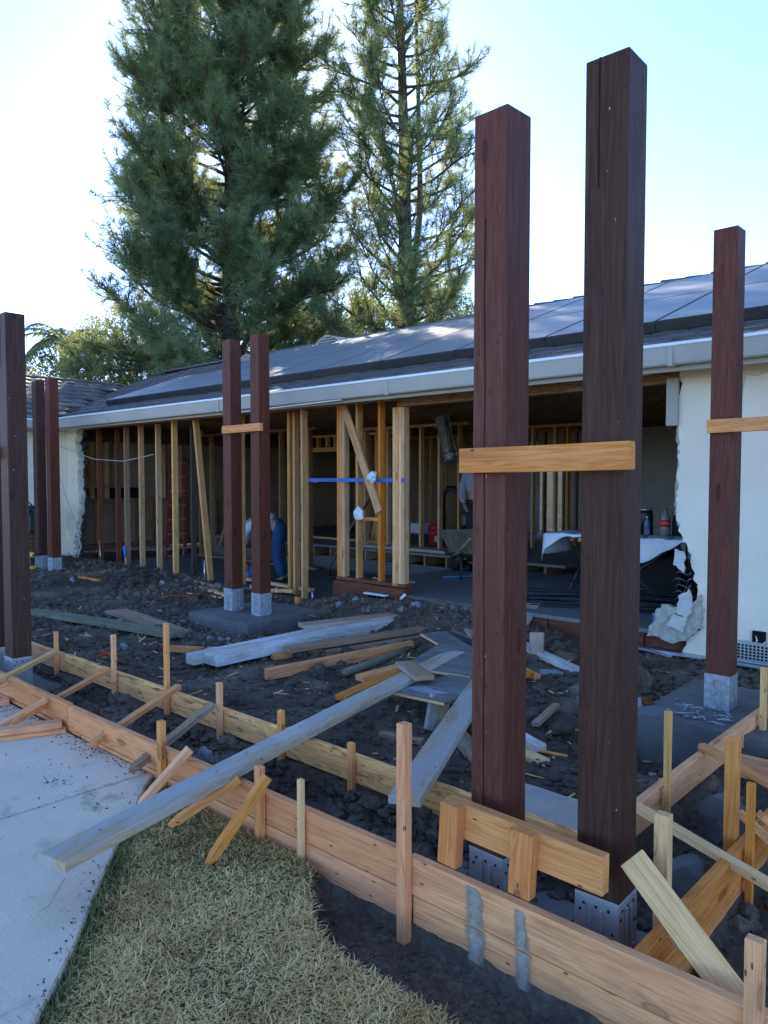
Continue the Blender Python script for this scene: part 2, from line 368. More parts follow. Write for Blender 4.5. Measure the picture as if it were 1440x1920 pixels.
def tube(name, pts, r, mat, parent=None, n=8, smooth=True, cap=True):
    pts = [Vector(p) for p in pts]; rs = r if isinstance(r, (list, tuple)) else [r] * len(pts)
    c0 = pts[0].copy(); V = []; Fc = []; prev = None
    for i, p in enumerate(pts):
        d = (pts[min(i + 1, len(pts) - 1)] - pts[max(i - 1, 0)]).normalized()
        a = prev if prev is not None else (Vector((0, 0, 1)) if abs(d.z) < .9 else Vector((1, 0, 0)))
        a = (a - d * a.dot(d)).normalized(); prev = a; b_ = d.cross(a)
        for k in range(n):
            t = 2 * math.pi * k / n; V.append(p - c0 + (a * math.cos(t) + b_ * math.sin(t)) * rs[i])
    for i in range(len(pts) - 1):
        for k in range(n):
            k2 = (k + 1) % n; Fc.append((i * n + k, i * n + k2, (i + 1) * n + k2, (i + 1) * n + k))
    if cap: Fc.append(tuple(range(n))[::-1]); Fc.append(tuple(range((len(pts) - 1) * n, len(pts) * n)))
    return raw(name, V, Fc, mat, parent, smooth, Matrix.Translation(c0))
def lathe(name, base, prof, mat, parent=None, n=16, axis=None, smooth=True):
    V = []; Fc = []
    for r, z in prof:
        for k in range(n):
            t = 2 * math.pi * k / n; V.append((r * math.cos(t), r * math.sin(t), z))
    for i in range(len(prof) - 1):
        for k in range(n):
            k2 = (k + 1) % n; Fc.append((i * n + k, i * n + k2, (i + 1) * n + k2, (i + 1) * n + k))
    Fc.append(tuple(range(n))[::-1]); Fc.append(tuple(range((len(prof) - 1) * n, len(prof) * n)))
    Mw = Matrix.Translation(base)
    if axis is not None: Mw = Mw @ Vector((0, 0, 1)).rotation_difference(Vector(axis)).to_matrix().to_4x4()
    return raw(name, V, Fc, mat, parent, smooth, Mw)
def npmesh(name, V, F, mat, parent=None, smooth=False, loc=(0, 0, 0)):
    """fast mesh from numpy arrays; F is (n,3) or (n,4)"""
    V = np.asarray(V, np.float32) - np.asarray(loc, np.float32); F = np.asarray(F, np.int32); k = F.shape[1]
    me = bpy.data.meshes.new(name); me.vertices.add(len(V)); me.vertices.foreach_set('co', V.ravel())
    me.loops.add(F.size); me.loops.foreach_set('vertex_index', F.ravel())
    me.polygons.add(len(F)); me.polygons.foreach_set('loop_start', np.arange(0, F.size, k, dtype=np.int32))
    me.polygons.foreach_set('loop_total', np.full(len(F), k, np.int32))
    me.polygons.foreach_set('use_smooth', np.full(len(F), smooth, bool))
    me.update(calc_edges=True); me.validate()
    return link(name, me, mat, Matrix.Translation(loc), parent)
def hash2(ix, iy, seed):
    h = (ix.astype(np.int64) * 374761393 + iy.astype(np.int64) * 668265263 + seed * 1442695041) & 0xffffffff
    h = ((h ^ (h >> 13)) * 1274126177) & 0xffffffff
    return ((h ^ (h >> 16)) & 0xffff) / 65535.0
def vnoise(x, y, seed=0):
    ix, iy = np.floor(x), np.floor(y); fx, fy = x - ix, y - iy
    fx = fx * fx * (3 - 2 * fx); fy = fy * fy * (3 - 2 * fy)
    a, b_, c, d = hash2(ix, iy, seed), hash2(ix + 1, iy, seed), hash2(ix, iy + 1, seed), hash2(ix + 1, iy + 1, seed)
    return (a * (1 - fx) + b_ * fx) * (1 - fy) + (c * (1 - fx) + d * fx) * fy
def fbm(x, y, seed=0, o=5, g=.5):
    s = 0; a = 1; t = 0
    for k in range(o):
        s = s + a * (vnoise(x * 2 ** k, y * 2 ** k, seed + k) - .5); t += a; a *= g
    return s / t
def sstep(a, b_, x):
    t = np.clip((x - a) / (b_ - a), 0, 1); return t * t * (3 - 2 * t)

# ================================================================== GROUND
EDGE_Y = np.array([-3.0, -1.0, .2, .7, .9, 1.1, 1.3, 1.5, 1.75, 2.02, 2.2])
EDGE_X = np.array([-1.1, -1.15, -1.6, -2.02, -2.23, -2.45, -2.7, -2.95, -3.24, -3.56, -3.77])
def walk_edge(y): return np.interp(y, EDGE_Y, EDGE_X)
def lawn_top(x): return np.interp(x, [-2.6, -2.3, -2.2, -2.0, -1.8, -1.5, -1.0], [2.1, 2.08, 1.95, 1.80, 1.74, 1.76, 1.73])
_fr = random.Random(11); FOOT = [(_fr.uniform(-8.5, -1.8), _fr.uniform(2.95, 6.0), _fr.uniform(0, 3.1)) for _ in range(70)]
def ground_h(x, y):
    h = .02 + .05 * fbm(x * 1.1, y * 1.1, 3) + .05 * fbm(x * 4.5, y * 4.5, 9, 4, .6) + .022 * fbm(x * 21, y * 21, 21, 3, .6)
    h = h + .05 * sstep(4.6, 6.2, y) * (y < 8) + .05 * sstep(-9, -12, x)
    h = h + .13 * np.exp(-((y - 6.2) / .33) ** 2) * sstep(-7.0, -6.3, x) * (1 - sstep(-4.2, -3.4, x))
    h = h + .10 * np.exp(-((x + 4.9) / .6) ** 2 - ((y - 5.95) / .35) ** 2)
    for fx, fy, fa in FOOT:                                    # boot prints and ruts
        u = (x - fx) * math.cos(fa) + (y - fy) * math.sin(fa); w = -(x - fx) * math.sin(fa) + (y - fy) * math.cos(fa)
        h = h - .028 * np.exp(-(u / .13) ** 4 - (w / .05) ** 4) + .012 * np.exp(-((np.abs(u) - .15) / .03) ** 2 - (w / .06) ** 2)
    rough = .07 * fbm(x * 9, y * 9, 33, 3, .6)
    t1 = sstep(2.16, 2.24, y) * (1 - sstep(2.62, 2.72, y)) * (1 - sstep(-.95, -.9, x))
    h = h * (1 - t1) + (-.105 + rough) * t1
    t2 = sstep(-1.40, -1.33, x) * (1 - sstep(-1.0, -.94, x)) * sstep(2.6, 2.75, y) * (1 - sstep(4.4, 4.6, y))
    h = h * (1 - t2) + (-.10 + rough) * t2
    t3 = sstep(-.95, -.9, x) * sstep(2.0, 2.15, y)
    h = h * (1 - t3) + (-.06 + rough * .8) * t3
    t5 = np.exp(-((x + 1.95) / .42) ** 2 - ((y - 4.4) / .35) ** 2)                     # scooped out beside the footing
    h = h - .30 * t5 - .13 * np.exp(-((x + 6.9) / .75) ** 2 - ((y - 4.62) / .28) ** 2) - .10 * np.exp(-((x + 6.15) / .25) ** 2 - ((y - 5.2) / .5) ** 2)
    f = 1 - sstep(2.10, 2.16, y)
    lawn = f * (y < lawn_top(x)) * (x > walk_edge(y))
    gap = f * (y >= lawn_top(x)) * (x > walk_edge(y))
    wk = f * (x <= walk_edge(y))
    h = np.where(lawn > .5, -.06, h); h = np.where(wk > .5, -.13, h)
    h = np.where(gap > .5, -.105 + rough * .8 - .04 * sstep(1.75, 1.95, y), h)
    house = sstep(6.45, 6.55, y)
    inside = (y > 6.55) & (y < 14.5) & (x > -14.3) & (x < 4)
    h = np.where(inside, np.where(x < -6.9, -.14, -.10), h)
    far = np.maximum(sstep(12, 30, np.abs(x + 5)), sstep(16, 30, np.abs(y - 4)))
    return h * (1 - far) + 0.0 * far
def lines(*segs):
    out = []
    for a, b_, st in segs: out.append(np.arange(a, b_, st))
    return np.concatenate(out)
gx = lines((-600, -60, 60), (-60, -18, 4), (-18, -9, .09), (-9, .6, .03), (.6, 4, .12), (4, 30, 2.5), (30, 601, 60))
gy = lines((-600, -30, 60), (-30, -1, 1.5), (-1, 1.0, .2), (1.0, 6.7, .03), (6.7, 15, .4), (15, 60, 3), (60, 601, 60))
GX, GY = np.meshgrid(gx, gy); GZ = ground_h(GX, GY)
V = np.stack([GX.ravel(), GY.ravel(), GZ.ravel()], 1)
nx, ny = len(gx), len(gy)
i = np.arange(ny - 1)[:, None] * nx + np.arange(nx - 1)[None]; i = i.ravel()
g = npmesh('ground', V, np.stack([i, i + 1, i + nx + 1, i + nx], 1), 'dirt', smooth=True); tag(g, kind='structure')
m, nt, b = new_mat('dry_yard_grass'); v = geo_pos(nt)
nt.links.new(ramp(nt, noise(nt, v, 2.0, 6, .7), [(.35, (.12, .13, .06)), (.65, (.30, .26, .16))]), b.inputs['Base Color']); b.inputs['Roughness'].default_value = .95; M['yard'] = m
g.data.materials.append(m)
cx_, cy_ = V[i, 0], V[i, 1]                                # turf outside the dug yard
g.data.polygons.foreach_set('material_index', ((cy_ < .2) | (cy_ > 15) | (cx_ > 3.5) | (cx_ < -17)).astype(np.int32))

# soil clods and stone chips: one loose mass
ico = bmesh.new(); bmesh.ops.create_icosphere(ico, subdivisions=1, radius=1)
IV = np.array([v.co[:] for v in ico.verts]); IF = np.array([[v.index for v in f.verts] for f in ico.faces]); ico.free()
ico = bmesh.new(); bmesh.ops.create_icosphere(ico, subdivisions=2, radius=1)
IV2 = np.array([v.co[:] for v in ico.verts]); IF2 = np.array([[v.index for v in f.verts] for f in ico.faces]); ico.free()
rng = np.random.default_rng(7)
def clods(name, P, S, mat, sink=.3, flat=.7, kind='stuff', label=None, big=False, amp=.28):
    iv, if_ = (IV2, IF2) if big else (IV, IF)
    n = len(P); k = len(iv)
    sc = np.stack([rng.uniform(.7, 1.3, n), rng.uniform(.7, 1.3, n), rng.uniform(flat - .2, flat + .2, n)], 1) * S[:, None]
    if big: dj = 1 + rng.normal(0, amp * .45, (n, k, 1))
    else: dj = 1 + rng.uniform(-amp, amp, (n, k, 1))
    Vv = iv[None] * dj
    a = rng.uniform(0, 6.28, n); ca, sa = np.cos(a), np.sin(a)
    Vv = Vv * sc[:, None]
    X = Vv[..., 0] * ca[:, None] - Vv[..., 1] * sa[:, None]; Yy = Vv[..., 0] * sa[:, None] + Vv[..., 1] * ca[:, None]
    Zz = Vv[..., 2]
    W = np.stack([X, Yy, Zz], -1) + P[:, None]
    W[..., 2] += (S * (flat - sink))[:, None] * .5
    Fv = (if_[None] + (np.arange(n) * k)[:, None, None]).reshape(-1, 3)
    o = npmesh(name, W.reshape(-1, 3), Fv, mat, smooth=False)
    tag(o, label, 'soil' if label else None, None, kind); return o
def scatter(n, x0, x1, y0, y1, smin, smax, ok=None, power=2.2):
    x = rng.uniform(x0, x1, n); y = rng.uniform(y0, y1, n)
    if ok is not None:
        m_ = ok(x, y); x, y = x[m_], y[m_]
    s = smin + (smax - smin) * rng.random(len(x)) ** power
    return np.stack([x, y, ground_h(x, y)], 1), s
in_pad = lambda x, y: ((x > -7.52) & (x < -6.41) & (y > 4.82) & (y < 5.95)) | ((x > -2.06) & (x < -.9) & (y > 4.55) & (y < 5.8))
field = lambda x, y: (~in_pad(x, y)) & (fbm(x * .9, y * .9, 77) + .32 * rng.random(len(x)) > .05)
parts_ = [scatter(9000, -8.5, -1.42, 2.8, 6.5, .006, .035, field, 3.0), scatter(5000, -14, -8, 2.8, 6.5, .012, .06, field, 2.6),
          scatter(1600, -7.0, -3.6, 5.9, 6.5, .012, .05, None, 2.0), scatter(700, -8.2, -6.2, 4.4, 5.0, .015, .055, None, 2.0),
          scatter(900, -.9, .3, 2.2, 5.5, .008, .05, None, 2.5), scatter(700, -2.3, -1.45, 4.0, 6.4, .012, .06, lambda x, y: ~in_pad(x, y), 2.0),
          scatter(900, -2.2, -.7, 1.78, 2.1, .003, .012, lambda x, y: y > lawn_top(x), 2.0)]
clods('soil_clods', np.concatenate([p for p, s in parts_]), np.concatenate([s for p, s in parts_]), 'clod', label='dark loose soil clods scattered over the dug yard')
parts_ = [scatter(3600, -7.4, -1.0, 2.2, 2.7, .012, .05, None, 1.6), scatter(900, -1.36, -.98, 2.75, 4.5, .015, .06, None, 1.6)]
clods('trench_clods', np.concatenate([p for p, s in parts_]), np.concatenate([s for p, s in parts_]), 'clod', label='lumpy dark clods filling the trench between form boards', big=True, amp=.3)
parts_ = [scatter(500, -12, -1.5, 2.9, 6.4, .004, .02, field, 3.0), scatter(160, -8.4, -5.8, 4.0, 4.9, .01, .045, None, 2.0), scatter(90, -6.8, -4.2, 5.9, 6.4, .01, .05, None, 1.6)]
pb_, sb_ = scatter(420, -9.5, -1.6, 2.85, 6.3, .03, .085, lambda x, y: (~in_pad(x, y)) & (fbm(x * .8, y * .8, 91) > .06), 2.2)
clods('large_clods', pb_, sb_, 'clod', label='big broken lumps of soil heaped about the dug yard', big=True, amp=.32)
# splinters, straw and sawdust trodden into the soil
n = 420; x = rng.uniform(-9, -1.5, n); y = rng.uniform(2.9, 6.2, n); a = rng.uniform(0, 6.28, n); L = .012 + .07 * rng.random(n) ** 2.5; w = .002 + .007 * rng.random(n); z = ground_h(x, y) + .012
dx, dy = np.cos(a) * L, np.sin(a) * L; ex, ey = -np.sin(a) * w, np.cos(a) * w; tz = rng.normal(0, .25, n) * L
Vv = np.stack([np.stack([x - dx - ex, y - dy - ey, z - tz], 1), np.stack([x + dx - ex, y + dy - ey, z + tz], 1), np.stack([x + dx + ex, y + dy + ey, z + tz], 1), np.stack([x - dx + ex, y - dy + ey, z - tz], 1)], 1)
Vv = np.concatenate([Vv, Vv - np.array([0, 0, .005])], 1).reshape(-1, 3)
Fv = (np.array([[0, 1, 2, 3], [7, 6, 5, 4], [0, 4, 5, 1], [1, 5, 6, 2], [2, 6, 7, 3], [3, 7, 4, 0]])[None] + (np.arange(n) * 8)[:, None, None]).reshape(-1, 4)
tag(npmesh('wood_splinters', Vv, Fv, 'fir_pale'), 'pale wood splinters and chips trodden into the soil', 'splinters', None, 'stuff')
clods('stone_chips', np.concatenate([p for p, s in parts_]), np.concatenate([s for p, s in parts_]), 'chip', label='pale grey broken concrete chips lying on the soil')

# ------------------------------------------------------------------ concrete walk
wk = empty('walkway', (-5, 0, 0), kind='structure')
def slab(name, poly, z0, z1, mat, parent, bev=.01):
    bm = bmesh.new(); vs_ = [bm.verts.new((x, y, z1)) for x, y in poly]; f = bm.faces.new(vs_)
    r = bmesh.ops.extrude_face_region(bm, geom=[f]); bmesh.ops.translate(bm, verts=[e for e in r['geom'] if isinstance(e, bmesh.types.BMVert)], vec=(0, 0, z0 - z1))
    bmesh.ops.recalc_face_normals(bm, faces=bm.faces[:])
    if bev:
        es = [e for e in bm.edges if all(v.co.z > (z0 + z1) / 2 for v in e.verts)]
        bmesh.ops.bevel(bm, geom=es, offset=bev, segments=2, affect='EDGES')
    me = bpy.data.meshes.new(name); bm.to_mesh(me); bm.free()
    return link(name, me, mat, Matrix.Identity(4), parent)
ys = np.linspace(-2.5, 2.03, 26)
edge = [(float(walk_edge(y)), float(y)) for y in ys]
edge = [e for e in edge if e[0] > -3.68] 
slab('slab', [(-3.686, -2.5)] + edge + [(-3.65, 2.11), (-3.686, 2.11)], -.11, 0, 'walk', wk, .006)
slab('slab', [(-7.0, -2.5), (-3.696, -2.5), (-3.696, 2.11), (-7.0, 2.11)], -.11, 0, 'walk', wk, .006)
slab('slab', [(-10.5, -2.5), (-7.01, -2.5), (-7.01, 2.11), (-10.5, 2.11)], -.11, 0, 'walk', wk, .006)
# crumbs of soil on the concrete
ps = np.array([[-3.95 + rng.normal(0, .05), 1.72 + rng.normal(0, .035), .002] for _ in range(70)] + [[rng.uniform(-5.6, -3.4), rng.uniform(1.5, 2.1), .002] for _ in range(160)] + [[rng.uniform(-6.5, -3.7), 2.105 - abs(rng.normal(0, .06)), .002] for _ in range(900)] + [[float(walk_edge(y_)) - abs(rng.normal(0, .05)) - .02, y_, .002] for y_ in rng.uniform(.6, 2.0, 160)])
clods('soil_crumbs', ps, (.001 + .005 * rng.random(len(ps)) ** 3), 'clod', label='dark crumbs of soil spilled on the concrete walk')

cr_ = [(-2.944, 1.310), (-2.910, 1.276), (-2.872, 1.248), (-2.847, 1.221), (-2.814, 1.202), (-2.792, 1.169), (-2.784, 1.134)]
crV = []; 
for k, (x, y) in enumerate(cr_): w = .0022 * (1 - k / 8); crV += [(x - w, y + w * .4, .0015), (x + w, y - w * .4, .0015)]
raw('crack', crV, [(2 * k, 2 * k + 1, 2 * k + 3, 2 * k + 2) for k in range(len(cr_) - 1)], 'hole', wk)
# ------------------------------------------------------------------ lawn
lx = np.arange(-3.75, 0.5, .04); ly = np.arange(-1.5, 2.12, .04)
LX, LY = np.meshgrid(lx, ly); ok = (LX > walk_edge(LY) - .02) & (LY < lawn_top(LX) + .02)
LZ = -.035 + .03 * fbm(LX * 3, LY * 3, 41, 4)
LZ = np.where(LY > lawn_top(LX) - .03, -.075, LZ)
V = np.stack([LX.ravel(), LY.ravel(), LZ.ravel()], 1); n_ = len(lx)
i = (np.arange(len(ly) - 1)[:, None] * n_ + np.arange(n_ - 1)[None]).ravel(); okr = ok.ravel()
i = i[okr[i] & okr[i + 1] & okr[i + n_] & okr[i + n_ + 1]]
m, nt, b = new_mat('thatch'); v = geo_pos(nt)
nt.links.new(ramp(nt, noise(nt, v, 60, 5, .7), [(.35, (.05, .045, .025)), (.6, (.13, .11, .07)), (.75, (.24, .2, .13))]), b.inputs['Base Color'])
b.inputs['Roughness'].default_value = .95; M['thatch'] = m
tag(npmesh('lawn', V, np.stack([i, i + 1, i + n_ + 1, i + n_], 1), 'thatch', smooth=True), kind='structure')
def green_map(x, y):
    d = x - walk_edge(y)
    gm = np.exp(-(d / .10) ** 2) * .95 + .42 * sstep(1.55, 2.0, y) * sstep(-1.9, -2.4, x) + .22 * sstep(-.02, .15, fbm(x * 2.4, y * 2.4, 55, 4)) * sstep(.9, 1.4, y)
    gm = gm + .3 * np.exp(-((x + 2.0) / .25) ** 2 - ((y - 1.42) / .16) ** 2) + .15 * np.exp(-((x + 2.6) / .3) ** 2 - ((y - 1.75) / .3) ** 2)
    return np.clip(gm, 0, .85)
def grass(name, n, dead, mat, label):
    x = rng.uniform(-3.7, .2, n); y = rng.uniform(.25, 2.09, n)
    okk = (x > walk_edge(y) - .005) & (y < lawn_top(x) + .012 * rng.normal(size=n))
    x, y = x[okk], y[okk]; gmm = green_map(x, y); u = rng.random(len(x))
    keep = (u > gmm) if dead else (u < gmm)
    x, y, gmm = x[keep], y[keep], gmm[keep]; n = len(x)
    z = -.04 + .03 * fbm(x * 3, y * 3, 41, 4)
    a = rng.uniform(0, 6.283, n)
    if dead:
        L = .010 + .035 * rng.random(n) ** 1.8 + .03 * (rng.random(n) < .06); el = np.abs(rng.normal(.2, .28, n)); w = rng.uniform(.0012, .0028, n); z = z + rng.uniform(0, .022, n)
    else:
        ed = np.exp(-((x - walk_edge(y)) / .09) ** 2)
        L = rng.uniform(.025, .055, n) * (1 + .5 * ed); el = rng.normal(.75, .35, n); w = rng.uniform(.0016, .0032, n)
    dx, dy = np.cos(a) * np.cos(el), np.sin(a) * np.cos(el); dz = np.sin(el)
    px_, py_ = -np.sin(a) * w, np.cos(a) * w
    cz = rng.uniform(-.35, .1, n) * L
    B0 = np.stack([x - px_, y - py_, z], 1); B1 = np.stack([x + px_, y + py_, z], 1)
    m0 = np.stack([x + dx * L * .55, y + dy * L * .55, z + dz * L * .6], 1); pp = np.stack([px_, py_, 0 * px_], 1) * .8
    T = np.stack([x + dx * L, y + dy * L, z + dz * L + cz], 1)
    Vv = np.stack([B0, B1, m0 - pp, m0 + pp, T], 1).reshape(-1, 3)
    Fv = (np.array([[0, 1, 3], [0, 3, 2], [2, 3, 4]])[None] + (np.arange(n) * 5)[:, None, None]).reshape(-1, 3)
    tag(npmesh(name, Vv, Fv, mat), label, 'grass', None, 'stuff')
M['straw'] = leaf_mat('dead_straw', (.52, .29, .085), (.9, .64, .26), .12)
M['turf'] = leaf_mat('green_turf', (.10, .115, .03), (.28, .25, .075), .3)
grass('dead_grass', 230000, True, M['straw'], 'dry straw coloured grass matted over the lawn')
grass('green_grass', 150000, False, M['turf'], 'green grass blades along the walk edge and form board')
# tufts growing inside the trench
def tuft(name, c, n, h, label):
    a = rng.uniform(0, 6.28, n); el = rng.uniform(.6, 1.4, n); L = rng.uniform(.5, 1, n) * h
    bx_ = c[0] + rng.normal(0, .025, n); by_ = c[1] + rng.normal(0, .025, n); w = .003
    V0 = np.stack([bx_ - np.sin(a) * w, by_ + np.cos(a) * w, np.full(n, c[2])], 1); V1 = np.stack([bx_ + np.sin(a) * w, by_ - np.cos(a) * w, np.full(n, c[2])], 1)
    T = np.stack([bx_ + np.cos(a) * np.cos(el) * L, by_ + np.sin(a) * np.cos(el) * L, c[2] + np.sin(el) * L], 1)
    o = npmesh(name, np.stack([V0, V1, T], 1).reshape(-1, 3), np.arange(3 * n).reshape(-1, 3), M['turf'], loc=c); tag(o, label, 'grass')
tuft('grass_tuft', (-1.82, 2.4, -.1), 60, .16, 'green grass tuft growing in the trench beside post base')

# ================================================================== HOUSE
SL = .367; ca_, sa_ = math.cos(math.atan(SL)), math.sin(math.atan(SL))
def rz(y, off=0.0): return 2.66 + SL * (y - 6.1) + off
house = empty('house', (-6, 6.6, 0), 'low house opened for remodelling, bare studs, grey gutter and tiled roof', 'house')
def tilemat(name, c):
    m, nt, b = new_mat(name); v = geo_pos(nt)
    n1 = noise(nt, v, 2.5, 5, .6); n2 = noise(nt, v, 60, 3, .6)
    nt.links.new(ramp(nt, mth(nt, 'ADD', mth(nt, 'MULTIPLY', n1, .6), mth(nt, 'MULTIPLY', n2, .4)), [(.3, tuple(x * .6 for x in c)), (.7, tuple(x * 1.45 for x in c))]), b.inputs['Base Color'])
    b.inputs['Roughness'].default_value = .75; b.inputs['Specular IOR Level'].default_value = .2; bump(nt, b, n2, .4, .006); return m
M['tile'] = tilemat('grey_brown_roof_tile', (.105, .088, .08)); M['tile_wing'] = tilemat('brown_roof_tile', (.115, .09, .078))
roof = empty('roof', (-6, 10.6, 4.3)); roof.parent = house; reg(roof, WM['roof'], house)
def roofdeck(poly):
    o = raw('roof_deck', poly, [tuple(range(len(poly)))], 'tile', roof); md = o.modifiers.new('s', 'SOLIDIFY'); md.thickness = .06; md.offset = -1 if poly and True else 1
    return o
d_ = -.035
roofdeck([(4, 6.06, rz(6.06, d_)), (4, 10.6, rz(10.6, d_)), (-18.3, 10.6, rz(10.6, d_)), (-16.9, 9.2, rz(9.2, d_)), (-13.8, 6.1, rz(6.1, d_)), (-13.76, 6.06, rz(6.06, d_))])
roofdeck([(4, 10.6, rz(10.6, d_)), (4, 15.1, rz(6.1, d_)), (-18.3, 15.1, rz(6.1, d_)), (-18.3, 10.6, rz(10.6, d_))])
def wz(x, off=0.0): return 2.66 + SL * (-13.8 - x) + off
roofdeck([(-13.76, 6.06, wz(-13.76, d_)), (-16.9, 9.2, wz(-16.9, d_)), (-16.9, 3.0, wz(-16.9, d_)), (-13.76, 3.0, wz(-13.76, d_))])
roofdeck([(-16.9, 9.2, wz(-16.9, d_)), (-20, 9.2, wz(-13.8, d_)), (-20, 3.0, wz(-13.8, d_)), (-16.9, 3.0, wz(-16.9, d_))])
# roof tiles, each a piece
def tile_mesh(w, l, t, mat, wave=0.0):
    n = 6; V = []; Fc = []
    for s in range(n + 1):
        x = -w / 2 + w * s / n; zz = wave * math.sin(s / n * math.pi)
        V += [(x, -l / 2, zz), (x, l / 2, zz), (x, -l / 2, zz - t), (x, l / 2, zz - t)]
    for s in range(n):
        a = 4 * s; b2 = a + 4
        Fc += [(a, b2, b2 + 1, a + 1), (a + 2, a + 3, b2 + 3, b2 + 2), (a, a + 2, b2 + 2, b2), (a + 1, b2 + 1, b2 + 3, a + 3)]
    Fc += [(0, 1, 3, 2), (4 * n, 4 * n + 2, 4 * n + 3, 4 * n + 1)]
    me = bpy.data.meshes.new('tile'); me.from_pydata(V, [], Fc); me.materials.append(M[mat]); return me
tm1 = tile_mesh(.325, .40, .022, 'tile', .006); tm2 = tile_mesh(.325, .40, .03, 'tile_wing', .012)
rr = random.Random(3)
EX = .335                                     # exposed length along the slope
Rm = Matrix.Rotation(math.atan(SL) - .05, 4, 'X')
for k in range(11):
    yc = 6.05 + (k * EX + .2) * ca_
    xs = np.arange(-18.0, 1.5, .332) + (.166 if k % 2 else 0)
    for x in xs:
        if x < -13.8 - (yc - 6.1) + .1: continue
        if k > 2 and x > -12.95 + (0 if yc < 8 else 1.0): continue
        if k > 2 and x < -13.8 - (yc - 6.1) + .1: continue
        link('roof_tile', tm1, None, Matrix.Translation((float(x), yc, rz(yc, .012 + rr.uniform(-.003, .004)))) @ Rm @ Matrix.Rotation(rr.uniform(-.012, .012), 4, 'Z'), roof)
Rw = Matrix.Rotation(R(90), 4, 'Z') @ Rm
for k in range(10):
    xc = -13.75 - (k * EX + .2) * ca_
    for y in np.arange(4.6 + (.166 if k % 2 else 0), 9.2, .332):
        if y > 6.1 + (-13.8 - xc) - .05: continue
        link('roof_tile', tm2, None, Matrix.Translation((xc, float(y), wz(xc, .02 + rr.uniform(-.004, .005)))) @ Rw @ Matrix.Rotation(rr.uniform(-.012, .012), 4, 'Z'), roof)
# upper courses by the ridge, and ridge caps
for k in range(4):
    yc = 9.35 + k * EX * ca_; V = []; Fc = []
    for s, x in enumerate(np.arange(-16, 4, .33)):
        z = rz(yc, .012 + rr.uniform(-.004, .006)); q = len(V); e = .17 * SL
        V += [(x, yc - .2, z - e * 1.1 + .012), (x + .32, yc - .2, z - e * 1.1 + .012), (x + .32, yc + .18, z + e), (x, yc + .18, z + e), (x, yc - .2, z - e * 1.1 - .012), (x + .32, yc - .2, z - e * 1.1 - .012)]
        Fc += [(q, q + 1, q + 2, q + 3), (q + 4, q + 5, q + 1, q)]
    raw('tile_course', V, Fc, 'tile', roof)
def cap_mesh(mat):
    V = []; Fc = []; n = 6
    for e, (x, r_) in enumerate(((-.19, .12), (.19, .10))):
        for s in range(n + 1):
            t = math.pi * s / n; V.append((x, r_ * math.cos(t), r_ * .55 * math.sin(t) + (.012 if e == 0 else 0)))
    for s in range(n): Fc.append((s, s + 1, n + 2 + s, n + 1 + s))
    Fc.append(tuple(range(n, -1, -1))); Fc.append(tuple(range(n + 1, 2 * n + 2)))
    me = bpy.data.meshes.new('cap'); me.from_pydata(V, [], Fc); me.materials.append(M[mat]); return me
cm, cmw = cap_mesh('tile'), cap_mesh('tile_wing')
for x in np.arange(-17.5, 2.5, .34): link('ridge_tile', cm, None, Matrix.Translation((float(x), 10.6, rz(10.6, -.01 + rr.uniform(-.006, .006)))), roof)
for y in np.arange(4.5, 9.1, .34): link('ridge_tile', cmw, None, Matrix.Translation((-16.9, float(y), wz(-16.9, -.01))) @ Matrix.Rotation(R(90), 4, 'Z'), roof)
# eyebrow roof vent with louvres
def eyebrow(x, y, w, h, parent):
    z = rz(y); V = []; Fc = []; n = 14
    for s in range(n + 1):
        t = math.pi * s / n
        V += [(x + w * math.cos(t), y, z + h * math.sin(t)), (x + w * .9 * math.cos(t), y + h * 2.4, z + .02 + h * 2.4 * SL * (1) * .98 + .02 * math.sin(t))]
    for s in range(n): Fc.append((2 * s, 2 * s + 1, 2 * s + 3, 2 * s + 2))
    o = raw('roof_vent', V, Fc, 'fascia', parent, True); md = o.modifiers.new('s', 'SOLIDIFY'); md.thickness = .02
    for k in range(5):
        zz = h * (.1 + .17 * k); hw = w * math.sqrt(max(0, 1 - (zz / h) ** 2)) * .95
        board('louvre', (x - hw, y + .03, z + zz), (x + hw, y + .03, z + zz), .05, .012, 'fascia', parent=o, up=(0, -.6, .8), warp=False, bev=0)
    raw('vent_back', [(x - w, y + .08, z), (x + w, y + .08, z), (x + w * .6, y + .08, z + h * .85), (x - w * .6, y + .08, z + h * .85)], [(0, 1, 2, 3)], 'hole', o)
eyebrow(-10.45, 9.75, .36, .26, house); eyebrow(-13.2, 9.95, .2, .16, house)

# gutters and drip edges
def gutter(A, B, out, mat='fascia'):
    A, B, out = Vector(A), Vector(B), Vector(out)
    prof = [(0, 0), (.085, 0), (.098, .012), (.104, .05), (.11, .10), (.116, .148), (.11, .156), (.10, .15), (.02, .14), (0, .15)]
    V = []; Fc = []
    for P in (A, B):
        for u, z in prof: V.append(P + out * u + Vector((0, 0, z)))
    n = len(prof)
    for s in range(n): Fc.append((s, (s + 1) % n, n + (s + 1) % n, n + s))
    Fc += [tuple(range(n)), tuple(range(2 * n - 1, n - 1, -1))]
    return raw('gutter', V, Fc, mat, house)
gutter((-13.69, 6.09, 2.485), (4, 6.09, 2.505), (0, -1, 0)); gutter((-13.79, 3.0, 2.485), (-13.79, 6.08, 2.485), (1, 0, 0))
for x_ in (-11.6, -8.55, -5.5, -2.45): bx('gutter_joint', x_, x_ + .035, 5.968, 6.088, 2.487, 2.642, 'fascia', house, .002)
bx('drip_edge', -13.66, 4, 5.965, 6.12, 2.645, 2.672, 'drip', house, .004); bx('drip_edge', -13.82, -13.665, 3.0, 5.96, 2.63, 2.655, 'drip', house, .004)
